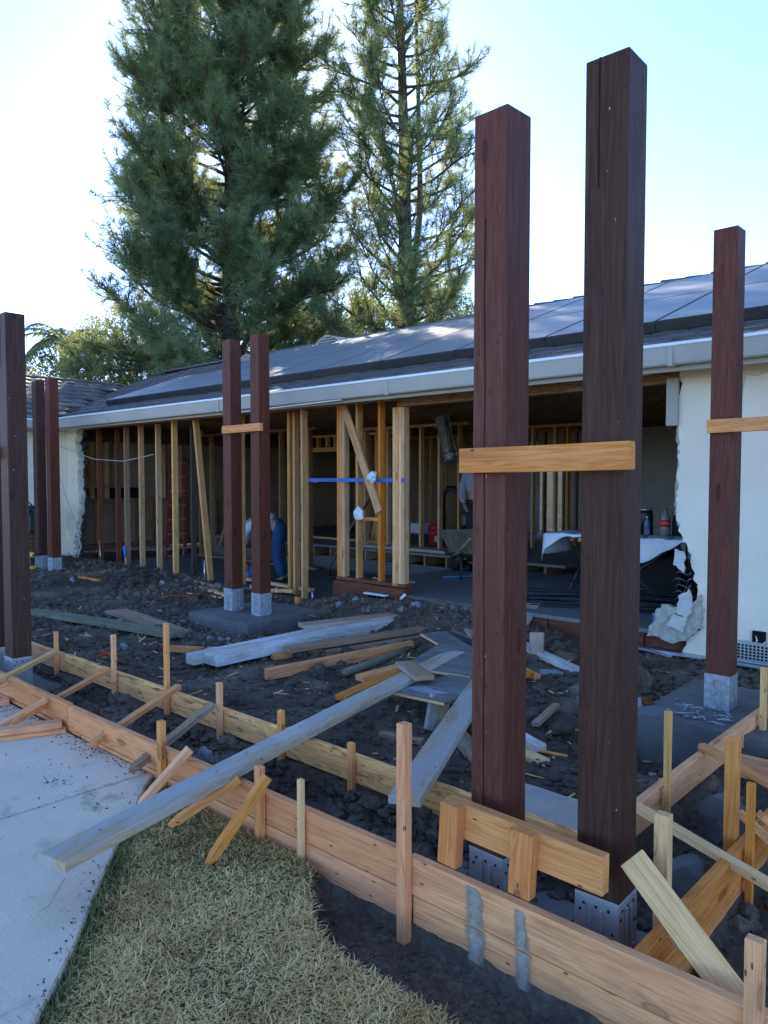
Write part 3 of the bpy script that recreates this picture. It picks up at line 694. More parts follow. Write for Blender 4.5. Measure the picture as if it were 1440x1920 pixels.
bx('fascia_board', -13.8, 4, 6.092, 6.13, 2.46, 2.64, 'fascia', house); bx('fascia_board', -13.83, -13.792, 3, 6.09, 2.46, 2.63, 'fascia', house)
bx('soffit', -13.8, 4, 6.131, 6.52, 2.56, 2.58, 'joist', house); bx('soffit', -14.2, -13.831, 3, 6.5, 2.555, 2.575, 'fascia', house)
tube('cable', [(-8.4, 6.02, 2.46), (-7.2, 6.01, 2.475), (-6.2, 6.02, 2.49)], .008, 'drip', house, 5)
tube('cable', [(-4.9, 6.1, 2.475), (-3.6, 6.1, 2.49), (-2.7, 6.2, 2.47)], .006, 'drip', house, 5)
tube('cable', [(-1.86, 6.5, 2.45), (-1.95, 6.5, 2.42), (-2.03, 6.5, 2.44), (-2.05, 6.5, 2.3), (-2.08, 6.5, 2.18)], .006, 'cable', house, 5)

# stucco walls
bx('wing_wall', -14.35, -14.2, 3.0, 6.5, -.05, 2.56, 'stucco', house, .004)
def jag(pts, seed, amp, n=7):
    """roughen an (x, z) polyline"""
    q = random.Random(seed); out = []
    for a, b2 in zip(pts[:-1], pts[1:]):
        for k in range(n):
            t = k / n; out.append((a[0] + (b2[0] - a[0]) * t + q.uniform(-amp, amp), a[1] + (b2[1] - a[1]) * t + q.uniform(-amp, amp) * .6))
    out.append(pts[-1]); return out
def xzslab(name, pts, y0, y1, mat, parent):
    bm = bmesh.new(); vs_ = [bm.verts.new((x, y0, z)) for x, z in pts]; f = bm.faces.new(vs_)
    r = bmesh.ops.extrude_face_region(bm, geom=[f]); bmesh.ops.translate(bm, verts=[e for e in r['geom'] if isinstance(e, bmesh.types.BMVert)], vec=(0, y1 - y0, 0))
    bmesh.ops.triangulate(bm, faces=[f_ for f_ in bm.faces if len(f_.verts) > 4]); bmesh.ops.recalc_face_normals(bm, faces=bm.faces[:])
    me = bpy.data.meshes.new(name); bm.to_mesh(me); bm.free()
    return link(name, me, mat, Matrix.Identity(4), parent)
E1 = [(-13.72, 2.54), (-13.83, 2.3), (-13.74, 2.0), (-13.76, 1.6), (-13.72, 1.2), (-13.8, .9), (-13.85, .6), (-13.98, .4), (-13.95, .2), (-14.05, -.05)]
xzslab('stub_wall', [(-14.2, -.05), (-14.2, 2.54)] + jag(E1, 1, .035, 9), 6.5, 6.56, 'stucco', house)
xzslab('torn_plaster', [(-14.15, -.05), (-14.15, 2.54)] + jag([(x + .07, z) for x, z in E1], 2, .06, 9), 6.565, 6.585, 'plaster', house)
xzslab('building_paper', [(-14.15, -.05), (-14.15, 2.54)] + jag([(x + .17, z) for x, z in E1], 5, .07, 9), 6.59, 6.6, 'paper', house)
E2 = [(-2.55, 2.53), (-2.56, 1.9), (-2.565, 1.3), (-2.53, 1.12), (-2.45, .98), (-2.415, .8), (-2.37, .62), (-2.36, .42), (-2.36, .3), (-2.45, .24), (-2.5, .1)]
def swap(p): return [(x, z) for x, z in p]
xzslab('stucco_wall', [(4, .08), (4, 2.53)] + jag(E2[:3], 8, .016, 16)[:-1] + jag(E2[2:], 9, .018, 6), 6.5, 6.55, 'stucco', house)
xzslab('building_paper', [(4, .1), (4, 2.5)] + [(x + .05, z) for x, z in E2[:3]] + jag([(x + .1, z) for x, z in E2[3:]], 9, .02, 5), 6.555, 6.565, 'paper', house)
board('stud', (-2.37, 6.62, .3), (-2.37, 6.62, 2.5), .04, .09, 'stud', parent=house, up=(0, 1, 0))
xzslab('plaster_edge', [(-2.5, 1.15), (-2.5, 2.2)] + jag([(-2.6, 2.2), (-2.59, 1.8), (-2.61, 1.4), (-2.57, 1.15)], 23, .014, 9), 6.552, 6.6, 'plaster', house)
bx('corner_flashing', -2.66, -2.56, 6.46, 6.498, 2.05, 2.46, 'fascia', house, .004)
xzslab('torn_plaster', jag([(-2.78, .22), (-2.72, .42), (-2.66, .5), (-2.45, .5), (-2.34, .62), (-2.31, .42), (-2.4, .26), (-2.55, .18), (-2.78, .22)], 4, .02, 5)[:-1], 6.44, 6.5, 'plaster', house)
xzslab('torn_plaster', jag([(-2.52, .46), (-2.5, .6), (-2.42, .66), (-2.38, .52), (-2.44, .42), (-2.52, .46)], 14, .012, 4)[:-1], 6.41, 6.445, 'plaster_w', house)
xzslab('torn_plaster', jag([(-2.61, .34), (-2.55, .44), (-2.44, .42), (-2.46, .3), (-2.61, .34)], 15, .012, 4)[:-1], 6.40, 6.438, 'plaster_w', house)
xzslab('torn_plaster', jag([(-2.56, .86), (-2.54, 1.0), (-2.47, .96), (-2.47, .8), (-2.56, .86)], 16, .012, 4)[:-1], 6.43, 6.46, 'plaster_w', house)
for k in range(6):   # loose wire lath
    z = .5 + k * .055
    tube('wire_lath', [(-2.58 + .02 * (k % 2), 6.47, z), (-2.52, 6.45, z + .03), (-2.47 + .02 * (k % 2), 6.47, z), (-2.42, 6.48, z + .03)], .0018, 'steel', house, 4)
bx('weep_screed', -2.95, -1.72, 6.43, 6.49, .075, .10, 'alu', house, .004); board('weep_screed', (-3.1, 6.4, .14), (-2.55, 6.4, .07), .05, .012, 'alu', parent=house)
vent = bx('vent_grille', -2.06, -1.55, 6.485, 6.498, .115, .275, 'hole', house)
for k in range(17): bx('bar', -2.05 + k * .03, -2.042 + k * .03, 6.474, 6.484, .125, .265, 'alu', vent, 0)
for k in range(6): bx('bar', -2.05, -1.56, 6.468, 6.473, .128 + k * .025, .135 + k * .025, 'alu', vent, 0)
for a in ((-2.07, -1.54, .262, .28), (-2.07, -1.54, .108, .124)): bx('rim', a[0], a[1], 6.46, 6.484, a[2], a[3], 'alu', vent)
bx('rim', -2.072, -2.055, 6.458, 6.484, .125, .261, 'alu', vent)
ob = bx('outlet_box', -1.93, -1.83, 6.475, 6.499, .27, .37, 'hole', house)
tube('wire', [(-1.9, 6.47, .33), (-1.88, 6.44, .3), (-1.9, 6.43, .27), (-1.85, 6.44, .26), (-1.82, 6.45, .3)], .006, 'cable', ob, 5)

# framing of the open front wall
def stud(x, y, z0, z1, mat='stud', w=.042, d=.09, parent=None, dx=0.0, dy=0.0):
    return board('stud', (x, y, z0), (x + dx, y + dy, z1), w, d, mat, parent=parent or house, up=(0, 1, 0), warp=False)
bx('header_beam', -5.83, -2.55, 6.53, 6.68, 2.42, 2.575, 'beam', house, .006)
bx('top_plate', -13.7, -5.84, 6.55, 6.64, 2.5, 2.58, 'stud_old', house)
for x, y, z0, z1, mt in ((-10.45, 6.5, .03, 2.5, 'fir_pale'), (-10.55, 6.9, .0, 2.5, 'dark_board'), (-8.86, 6.6, .0, 2.5, 'stud'), (-8.95, 7.0, 0, 2.5, 'stud_old'),
                         (-12.4, 6.75, .02, 2.5, 'stud_old'), (-11.9, 6.75, .02, 2.5, 'stud'), (-11.35, 6.75, .02, 2.5, 'stud'), (-9.75, 7.1, 0, 2.5, 'stud'), (-7.85, 6.75, .0, 2.5, 'stud'),
                         (-7.31, 6.42, .0, 2.47, 'stud'), (-13.3, 6.7, .05, 2.5, 'red_old'), (-13.0, 6.9, .05, 2.5, 'red_old')):
    stud(x, y, z0, z1, mt, parent=house)
stud(-7.93, 6.75, 0, 2.5, 'stud', .05, .14)
board('leaning_stud', (-9.42, 6.44, .06), (-9.77, 6.44, 2.47), .045, .09, 'stud', parent=house, up=(0, 1, 0))
bx('wood_block', -9.55, -9.2, 6.3, 6.5, .02, .055, 'red_old', house)
stud(-6.83, 6.6, .375, 2.5, 'fir_orange'); stud(-6.785, 6.6, .375, 2.5, 'stud'); stud(-6.74, 6.602, .375, 2.5, 'stud')
stud(-6.5, 6.6, .375, 2.5, 'stud'); stud(-6.13, 6.6, .375, 2.5, 'fir_orange', .04)
board('let_in_brace', (-6.70, 6.535, 2.48), (-6.11, 6.535, 1.2), .1, .03, 'stud', parent=house, up=(0, 1, 0))
bx('blocking', -6.48, -6.15, 6.56, 6.64, 1.09, 1.13, 'fir_orange', house)
for k, (x, mt) in enumerate(((-5.89, 'fir_pale'), (-5.846, 'fir'), (-5.80, 'fir_pale'), (-5.756, 'stud'))): stud(x, 6.6, .34, 2.418, mt, .042, .1 if k < 2 else .09)
for x0, x1, y_ in ((-7.5, -6.84, 6.66), (-6.86, -6.46, 6.545), (-6.46, -6.10, 6.548), (-6.1, -5.91, 6.546), (-5.77, -5.72, 6.543)): bx('blue_tape', x0, x1, y_ - .002, y_, 1.555, 1.60, 'tape', house, 0)
def crumple(name, c, r, mat, parent, seed):
    q = np.random.default_rng(seed); V = IV2 * (r * (1 + q.normal(0, .16, (len(IV2), 1)))) * np.array([1, .6, 1]); return raw(name, V, [tuple(f) for f in IF2], mat, parent, False, Matrix.Translation(c))
crumple('taped_outlet', (-6.17, 6.48, 1.62), .065, 'white_plastic', house, 3); crumple('taped_outlet', (-6.42, 6.5, 1.17), .075, 'white_plastic', house, 4)
# sill and rim
bx('sill_plate', -6.86, -5.7, 6.55, 6.66, .335, .375, 'red_old', house)
xzslab('foundation_pier', jag([(-6.88, .02), (-6.86, .33), (-5.7, .33), (-5.68, .12), (-6.0, .0), (-6.88, .02)], 31, .012, 5)[:-1], 6.5, 6.66, 'brick', house)
bx('crawl_vent', -6.25, -5.92, 6.485, 6.499, .13, .25, 'hole', house); bx('vent_flap', -6.26, -5.91, 6.42, 6.484, .225, .245, 'white_plastic', house)
tube('pipe_stub', [(-5.62, 6.35, .1), (-5.6, 6.36, .25), (-5.55, 6.37, .3)], .02, 'white_plastic', house, 8)
xs = [-5.67, -5.2, -4.72, -4.2, -3.85, -3.3, -2.86, -2.45]
for a, b2 in zip(xs[:-1], xs[1:]): bx('rim_board', a + .006, b2 - .006, 6.55 + rr.uniform(-.008, .008), 6.63, .03, .205, 'brick', house, .005)
bx('foundation', -6.9, 4, 6.64, 6.8, -.2, .17, 'stem', house, 0)
# floors
bx('floor', -6.88, 2.2, 6.56, 14.3, .21, .25, 'floor', house); bx('floor', -14.15, -6.9, 6.4, 9.38, -.12, -.03, 'stem', house)
bx('raised_floor', -14.1, -6.6, 9.3, 14.3, .36, .40, 'floor', house); bx('raised_floor', -6.598, -5.2, 9.3, 14.3, .36, .398, 'floor', house)
for k in range(20): bx('floor_joist', -13.9 + k * .44, -13.86 + k * .44, 9.32, 10.4, .2, .358, 'stud_old', house)
bx('stem_wall', -14.1, -6.9, 9.4, 9.55, -.1, .19, 'stem', house); bx('stem_wall', -6.9, -6.75, 6.8, 9.5, -.1, .2, 'stem', house)
bx('mud_sill', -13.6, -8.0, 6.3, 6.42, .0, .06, 'green_board', house, .004); bx('mud_sill', -13.6, -8.6, 6.2, 6.29, -.01, .03, 'dark_board', house, .004)
bx('sill_footing', -8.6, -6.9, 6.2, 6.4, -.08, .06, 'stem', house, .01)
for x, h in ((-7.75, .17), (-7.05, .18), (-9.4, .4), (-8.3, .15)): tube('anchor_bolt', [(x, 6.32, .03), (x, 6.32, h)], .012, 'steel', house, 6)
for a, b2 in (((-12.8, 6.45, 0), (-12.85, 6.45, .5)), ): tube('conduit', [a, b2], .01, 'steel', house, 5)
# west wall of the first room, framed, with the paper backs of the next room's drywall
bx('wall_panel', -14.34, -14.28, 6.62, 14.3, .2, 2.32, 'kraft', house); bx('base_plate', -14.27, -14.14, 6.65, 12, .2, .3, 'red_old', house)
bx('rail', -14.27, -14.16, 6.65, 9.9, 1.14, 1.19, 'stud_old', house); bx('rail', -14.27, -14.17, 6.65, 8.1, 1.42, 1.46, 'stud_old', house)
for k in range(8): bx('stud', -14.27, -14.18, 7.05 + k * .4, 7.09 + k * .4, .31, 1.13, 'stud_old', house)
for y_ in (6.95, 7.25, 8.5, 8.9): bx('stud', -14.27, -14.17, y_, y_ + .09, 1.2, 2.3, 'stud', house)
bx('recess_shade_sheet', -14.275, -14.272, 6.75, 8.05, 1.2, 1.41, 'hole', house, 0)  # flat black sheet on the panel, painted shade in place of a recess
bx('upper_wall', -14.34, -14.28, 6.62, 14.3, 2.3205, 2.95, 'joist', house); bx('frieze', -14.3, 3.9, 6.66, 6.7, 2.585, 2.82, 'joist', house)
# back and end walls
dx0, dx1 = -8.68, -8.0                                   # back doorway
bx('back_wall', -14.3, dx0, 14.3, 14.4, -.1, 2.9, 'kraft', house); bx('back_wall', dx1, 2.3, 14.3, 14.4, -.1, 2.9, 'drywall', house); bx('back_wall', dx0 + .002, dx1 - .002, 14.302, 14.398, 2.2, 2.9, 'drywall', house)
bx('end_wall', 2.2, 2.3, 6.6, 14.29, -.1, 2.9, 'drywall', house)
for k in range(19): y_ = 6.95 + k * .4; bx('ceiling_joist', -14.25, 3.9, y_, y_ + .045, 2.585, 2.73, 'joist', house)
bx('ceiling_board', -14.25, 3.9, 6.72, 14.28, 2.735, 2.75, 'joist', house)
# inner partitions
def partition(x0, x1, y, z0, z1, xs, mat, door=None):
    p = empty('partition', (x0, y, z0)); reg(p, WM[p.name], house)
    bx('plate', x0, x1, y, y + .09, z1 - .045, z1, mat, p); bx('plate', x0, x1, y, y + .09, z0, z0 + .04, mat, p)
    for x in xs:
        if door and door[0] < x < door[1]: bx('cripple', x, x + .042, y, y + .09, door[2] + .09, z1 - .046, mat, p)
        else: bx('stud', x, x + .042, y, y + .09, z0 + .041, z1 - .046, mat, p)
    if door: bx('lintel', door[0] - .05, door[1] + .05, y + .002, y + .088, door[2], door[2] + .085, mat, p)
    return p
partition(-12.0, -9.1, 10.2, .4, 2.45, [-11.9, -11.6, -11.25, -10.98, -10.75, -10.5, -10.1, -9.85, -9.65, -9.45, -9.2], 'stud', (-11.75, -10.55, 2.12))
partition(-9.0, -6.6, 12.2, .4, 2.5, [-8.9, -8.5, -8.1, -7.7, -7.3, -6.9, -6.66], 'stud_old')
partition(-7.4, -5.35, 11.2, .25, 2.5, [-7.3, -6.93, -6.5, -6.27, -5.95, -5.72, -5.45], 'stud')
partition(-12.5, -9.5, 12.6, .4, 2.5, [-12.4, -12.1, -11.8, -11.3, -11.0, -10.6, -10.3, -9.9], 'stud')
partition(-13.6, -9.9, 8.95, -.02, 2.5, [-13.5, -13.1, -12.55, -12.15, -11.7, -11.3, -10.9, -10.5, -10.1], 'stud_old')
partition(-9.6, -7.2, 9.75, .4, 2.5, [-9.5, -9.2, -8.95, -8.5, -8.2, -7.8, -7.4], 'stud')
bx('rail', -9.65, -9.1, 10.195, 10.199, 1.5, 1.54, 'stud_old', house); bx('rail', -11.9, -11.2, 10.195, 10.199, 1.5, 1.54, 'stud_old', house)
bx('drywall_panel', -4.9, -3.9, 12.6, 12.62, .26, 2.1, 'drywall', house); bx('drywall_panel', -10.8, -8.6, 14.27, 14.299, .42, 2.4, 'drywall', house)
board('brace', (-9.0, 12.15, 2.3), (-8.3, 12.15, 1.6), .1, .04, 'red_old', parent=house, up=(0, 1, 0)); board('brace', (-13.2, 9.25, .2), (-12.6, 9.25, 1.3), .09, .04, 'stud_old', parent=house, up=(0, 1, 0))
tube('water_pipe', [(-8.9, 12.1, 1.7), (-8.9, 12.1, .75), (-7.7, 12.1, .75), (-7.7, 12.1, 1.8), (-7.85, 12.1, 1.8)], .014, 'hole', house, 6)
tube('drain_pipe', [(-8.35, 10.6, .4), (-8.35, 10.6, 1.3), (-8.25, 10.6, 1.42), (-8.1, 10.6, 1.42), (-8.0, 10.6, 1.3), (-8.0, 10.6, .4)], .05, 'black', house, 8)
lamp = lathe('globe_lamp', (-12.7, 8.4, 2.36), [(.02, .0), (.07, .015), (.11, .06), (.125, .11), (.11, .16), (.08, .195)], 'white_plastic', house, 16)
lathe('lamp_base', (-12.7, 8.4, 2.555), [(.08, 0), (.085, .03), (.05, .05)], 'hole', lamp, 12)
tube('loose_cable', [(-14.15, 6.2, 2.5), (-14.1, 6.2, 1.9), (-13.9, 6.3, 1.4), (-13.55, 6.35, .75), (-13.45, 6.4, .35), (-13.6, 6.4, .13), (-13.95, 6.38, .2)], .012, 'cable', house, 6)
tube('loose_cable', [(-14.1, 6.3, 2.2), (-13.3, 6.6, 1.95), (-12.4, 6.7, 1.9), (-11.5, 6.75, 2.0)], .007, 'cable', house, 5)
tube('black_cable', [(-13.5, 6.2, .05), (-12.3, 6.1, .08), (-11.2, 6.1, .06), (-9.5, 6.0, .07), (-8.6, 6.1, .09)], .014, 'black', house, 6)

# solar panels
m, nt, b = new_mat('solar_glass'); v = coords(nt, (1, 1, 1))
b.inputs['Base Color'].default_value = (.010, .013, .022, 1); b.inputs['Roughness'].default_value = .5
b.inputs['Specular IOR Level'].default_value = .3
vd = nt.nodes.new('ShaderNodeTexBrick'); nt.links.new(mix(nt, noise(nt, v, 3, 5, .65), (.14, .14, .14), (.24, .23, .215)), b.inputs['Base Color']); M['solar'] = m
pf = box_mesh(1.10, 1.615, .035, 'black', .004); pg = box_mesh(1.07, 1.585, .006, 'solar', .001)
Rp = Matrix.Rotation(math.atan(SL), 4, 'X')
for row in range(2):
    for k in range(-4, 9 if row == 0 else 8):
        s = .81 + row * 1.63; yc = 6.66 + s * ca_; xc = -2.85 - 1.12 * k - .56
        Mw = Matrix.Translation((xc, yc, 2.66 + SL * (yc - 6.1) + .115)) @ Rp
        p = empty('solar_panel', (0, 0, 0), 'black framed glass solar panel bolted flat on the tiled roof slope', 'solar panel', 'solar panels on the roof')
        reg(p, Mw)
        link('frame', pf, None, Mw, p); link('glass', pg, None, Mw @ Matrix.Translation((0, 0, .017)), p)
        if row == 0: link('skirt', box_mesh(1.115, .012, .09, 'black', .002), None, Mw @ Matrix.Translation((0, -.815, -.035)), p)
        else: link('mounting_rail', box_mesh(1.1, .04, .05, 'black', .002), None, Mw @ Matrix.Translation((0, -.4, -.045)), p)

# ================================================================== POSTS
def make_post(x, y, zb, zt, label, mat, detail=2, size=.15, galv='galv', group=None, rzr=0.0, bh=.25):
    p = empty('timber_post', (x, y, zb), label, 'post', group)
    q = Matrix.Translation((x, y, 0)) @ Matrix.Rotation(rzr, 4, 'Z')
    s = size; h = s / 2
    A, B = q @ Vector((0, 0, zb + bh - .06)), q @ Vector((0, 0, zt))
    L, m = frame(A, B, q.to_3x3() @ Vector((0, 1, 0)))
    sh = link('shaft', box_mesh(L, s, s, mat, .006, 0, None, 2), None, m, p)
    if mat == 'post_dark':                     # drying check in the top
        link('check', box_mesh(.42, .0016, .004, 'hole', 0), None, q @ Matrix.Translation((-.025, -h - .0003, zt - .21)) @ Matrix.Rotation(R(90), 4, 'Y'), sh)
    if mat == 'post' and detail == 2:           # long drying crack down the front face
        zc = zb + bh + .05; xx = -.012
        while zc < zt - .45:
            dz = rr.uniform(.18, .3); x2 = xx + rr.uniform(-.004, .004)
            link('check', box_mesh(dz, .0018, .004, 'hole', 0), None, q @ Matrix.Translation(((xx + x2) / 2, -h - .0003, zc + dz / 2)) @ Matrix.Rotation(R(-90) + math.atan2(x2 - xx, dz), 4, 'Y'), sh); zc += dz; xx = x2
    bs = empty('post_base', (x, y, zb)); reg(bs, q @ Matrix.Translation((0, 0, zb)), p)
    g = .004
    def plate(nm, x0, x1, y0, y1, z0, z1, mt, bev=.001):
        return link(nm, box_mesh(abs(x1 - x0), abs(y1 - y0), z1 - z0, mt, bev), None, q @ Matrix.Translation(((x0 + x1) / 2, (y0 + y1) / 2, zb + (z0 + z1) / 2)), bs)
    plate('plate', -h - g, h + g, -h - g, -h - .001, -.03, bh, galv); plate('plate', -h - g, h + g, h + .001, h + g, -.03, bh, galv)
    plate('plate', h + .001, h + g - .0005, -h, h, -.03, bh - .004, galv); plate('plate', -h - g + .0005, -h - .001, -h, h, -.03, bh - .004, galv)
    faces = (('y', -1), ('x', 1)) if x > -3.5 else (('y', -1), ('x', 1))
    if detail >= 1:
        for axn, sg in faces:
            for u in ((-.02, .02) if axn == 'y' else (-.02, .02)):
                r0, r1 = (.03, bh - .03 - (.01 if u > 0 else 0))
                if axn == 'y': plate('rib', u - .006, u + .006, sg * (h + g + .008), sg * (h + g - .001), r0, r1, galv, .002)
                else: plate('rib', sg * (h + g - .001), sg * (h + g + .008), u - .006, u + .006, r0, r1, galv, .002)
    if detail >= 2:
        for u, z in ((-.045, bh - .035), (0, bh - .035), (.045, bh - .035), (-.058, bh - .06), (.06, .14), (0, .115)):
            r = .0045; hh = .012 if (u, z) == (0, .115) else r
            plate('hole', u - r, u + r, -h - g - .0012, -h - g + .0005, z - hh, z + hh, 'hole', 0)
            if z > .12: plate('hole', h + g - .0005, h + g + .0012, u - r, u + r, z - r, z + r, 'hole', 0)
        for u in (-.05, -.005, .045):
            lathe('screw', q @ Vector((u, -h - g, zb + .05)), [(.0085, 0), (.0085, .005), (.004, .009)], 'steel', bs, 8, q.to_3x3() @ Vector((0, -1, 0)))
            lathe('screw', q @ Vector((h + g, u, zb + .06)), [(.0085, 0), (.0085, .005), (.004, .009)], 'steel', bs, 8, q.to_3x3() @ Vector((1, 0, 0)))
    return p
make_post(-1.63, 2.42, -.075, 2.945, 'reddish stained timber post with long crack behind the low tie board', 'post', rzr=R(-2))
make_post(-1.18, 2.42, -.075, 2.975, 'tall dark brown timber post with split top, pale brace at its foot', 'post_dark', rzr=R(2))
make_post(-6.2, 2.42, -.06, 2.88, 'dark stained post with clean bracket at the trench end by the walk', 'post_dark')
make_post(-6.7, 2.42, -.06, 2.88, 'dark stained post standing behind its twin at the trench end by the walk', 'post_dark', 1)
make_post(-7.155, 5.2, .09, 3.16, 'red brown post on square footing, nearer the leaning stud of its pair', 'post', 1, galv='galv_old')
make_post(-6.645, 5.2, .09, 3.16, 'red brown post on square footing, nearer the doubled studs of its pair', 'post', 1, galv='galv_old')
make_post(-12.67, 5.35, .08, 3.19, 'stained post in front of wing wall with yellow drill at its foot', 'post_dark', 1, galv='galv_old')
make_post(-12.17, 5.35, .08, 3.19, 'stained post beside the drill post, nearer the torn stucco edge', 'post', 1, galv='galv_old')
make_post(-1.705, 5.1, .11, 3.18, 'stained post on rough footing strewn with nails before white wall', 'post', 1, galv='galv_old', bh=.22)
make_post(-1.2, 5.1, .11, 3.18, 'stained post at the far end of the tie board by wall vent', 'post', 1, galv='galv_old')

def tie(A, B, label, mat='fir_pink', w=.045, t=.092): return board('tie_board', A, B, w, t, mat, label, 'board')
tie((-1.735, 2.318, 1.665), (-1.06, 2.318, 1.675), 'fresh pale tie board nailed across cracked and split-top posts', 'fir_pink')
tie((-6.98, 2.315, 1.815), (-6.285, 2.315, 1.80), 'pale tie board nailed across the two posts by the walk')
tie((-7.176, 5.095, 2.148), (-6.490, 5.095, 2.147), 'pale tie board nailed across the two posts on square footing', t=.085)
tie((-1.785, 5.0, 1.93), (-1.1, 5.0, 1.94), 'pale tie board nailed to post before the white wall', 'fir', t=.085)
board('tie_board', (-1.73, 2.235, .335), (-1.09, 2.235, .325), .045, .13, 'fir', 'low tie board with rough lower edge across two post feet', 'board')
board('wood_block', (-1.685, 2.185, .172), (-1.675, 2.19, .40), .085, .045, 'fir_orange', 'upright wood block under left end of low tie board', 'block', up=(0, 1, 0))
board('wood_block', (-1.375, 2.185, .172), (-1.365, 2.19, .395), .085, .045, 'fir_orange', 'upright wood block under middle of low tie board', 'block', up=(0, 1, 0))

# footings
def rough_pad(name, x0, x1, y0, y1, z0, z1, label, mat='pad', amp=.008, seed=1):
    n = 22; xs = np.linspace(x0, x1, n); ys_ = np.linspace(y0, y1, n); X_, Y_ = np.meshgrid(xs, ys_)
    Z_ = z1 + amp * 2 * fbm(X_ * 5, Y_ * 5, seed, 4, .6)
    top = np.stack([X_.ravel(), Y_.ravel(), Z_.ravel()], 1); i_ = (np.arange(n - 1)[:, None] * n + np.arange(n - 1)[None]).ravel()
    F_ = [tuple(int(t) for t in f) for f in np.stack([i_, i_ + 1, i_ + n + 1, i_ + n], 1)]
    ring = [k for k in range(n)] + [n * r_ + n - 1 for r_ in range(1, n)] + [n * (n - 1) + c for c in range(n - 2, -1, -1)] + [n * r_ for r_ in range(n - 2, 0, -1)]
    V_ = [tuple(v_) for v_ in top]; o0 = len(V_)
    for k in ring: V_.append((top[k][0] + rr.uniform(-.006, .006), top[k][1] + rr.uniform(-.006, .006), z0))
    for a in range(len(ring)): b2 = (a + 1) % len(ring); F_.append((ring[b2], ring[a], o0 + a, o0 + b2))
    o = raw(name, V_, F_, mat); o.location = o.location
    return tag(o, label, 'footing')
rough_pad('concrete_footing', -7.40, -6.30, 4.76, 5.84, -.15, .09, 'square grey concrete footing under the middle pair of posts', seed=3)
fp = rough_pad('concrete_footing', -2.08, -.95, 4.62, 5.7, -.3, .10, 'rough crumbling concrete footing before white wall, strewn with nails', amp=.02, seed=9)
rough_pad('concrete_footing', -2.0, -1.42, 2.78, 3.2, -.15, .085, 'smooth pale concrete pad behind the back form board', 'pad_edge', .004, seed=5)
rough_pad('concrete_footing', -1.95, -.99, 2.19, 2.69, -.2, -.065, 'dark wet concrete poured round the two near post feet', 'pad', .02, seed=6)
rough_pad('concrete_footing', -7.0, -5.9, 2.19, 2.69, -.2, -.05, 'dark concrete poured round the post feet by the walk', 'pad', .015, seed=8)
rough_pad('concrete_footing', -12.95, -11.9, 4.9, 5.9, -.1, .085, 'muddy concrete footing under the posts by the wing wall', 'pad', .02, seed=12)
q = rng.uniform(0, 1, (46, 2)); P_ = np.stack([-1.98 + q[:, 0] * .42, 4.72 + q[:, 1] * .4, np.full(46, .105)], 1)
clods('cement_crumbs', P_, rng.uniform(.006, .022, 46), 'chip', flat=.4, label='broken cement crumbs around the nails on the rough footing')
for k in range(16):
    x, y, a = rr.uniform(-1.98, -1.55), rr.uniform(4.68, 5.0), rr.uniform(0, 3.1); dx, dy = math.cos(a) * .04, math.sin(a) * .04
    tag(tube('nail', [(x - dx, y - dy, .118), (x + dx, y + dy, .121)], .003, 'alu', None, 5), 'bright loose nail lying on the rough concrete footing', 'nail', 'nails on the footing')

# ================================================================== FORM BOARDS AND STAKES
def form(x0, x1, y, z0, z1, mat, label): return board('form_board', (x0, y, (z0 + z1) / 2), (x1, y, (z0 + z1) / 2), .04, z1 - z0, mat, label, 'board')
form(-7.6, -5.525, 2.14, .03, .172, 'fir_pink', 'front form board at the post feet beside the walk')
form(-5.515, -4.69, 2.142, .03, .17, 'fir_pink', 'short front form board with kicker against it on the walk')
form(-4.68, -1.845, 2.14, .03, .172, 'fir_orange', 'upper front form board from the walk to the tall orange stake')
form(-1.835, -.3, 2.141, .03, .172, 'fir', 'upper front form board with cement smears below the low tie board')
form(-6.4, -4.5, 2.137, .003, .027, 'fir_pink', 'thin strip under front form boards on the concrete walk')
form(-4.49, -1.82, 2.139, -.112, .026, 'fir_orange', 'lower front form board along the lawn edge')
form(-1.81, -.3, 2.143, -.112, .026, 'fir', 'lower front form board with cement smears above dark mud')
form(-7.6, -6.05, 2.74, .03, .172, 'fir_pink', 'back form board behind the post feet beside the walk')
form(-6.04, -3.30, 2.742, .03, .172, 'fir_mould', 'mouldy yellow back form board behind the braced trench')
form(-3.29, -1.43, 2.74, .03, .172, 'fir_mould', 'mouldy yellow back form board crossed by grey planks')
board('form_board', (-1.4, 2.765, .1), (-1.43, 5.15, .1), .04, .14, 'fir', 'side form board running from back board towards the rough footing', 'board')
board('form_board', (-.945, 2.165, .1), (-.945, 3.85, .1), .04, .14, 'fir_orange', 'upper side form board beside the pale diagonal brace', 'board')
board('form_board', (-.947, 2.165, -.045), (-.947, 3.85, -.045), .04, .138, 'fir_orange', 'lower side form board beside the pale diagonal brace', 'board')
board('form_board', (-1.37, 4.3, .04), (-.2, 4.3, .05), .04, .12, 'fir_pink', 'cross form board beyond the side trench', 'board')
def smear(xc, top, bot, w0, w1, y, label, seed):
    """irregular run of cement on a board face"""
    q = random.Random(seed); n = 26; Lp, Rp_ = [], []; c = 0; wob = q.uniform(0, 6)
    for k in range(n):
        f = k / (n - 1); z = top + (bot - top) * f; w = (w0 + (w1 - w0) * f ** .6) * (1 + .18 * math.sin(7 * f + wob)) + q.uniform(-.006, .006); c += q.uniform(-.003, .0035)
        Lp.append((xc + c - w / 2, z)); Rp_.append((xc + c + w / 2, z))
    o = xzslab('cement_smear', Lp[::-1] + Rp_, y - .002, y, 'cement_wash', None); tag(o, label, 'cement')
smear(-1.535, .166, .032, .05, .11, 2.1165, 'grey cement smear on the front board, closer to orange stake, upper half', 2)
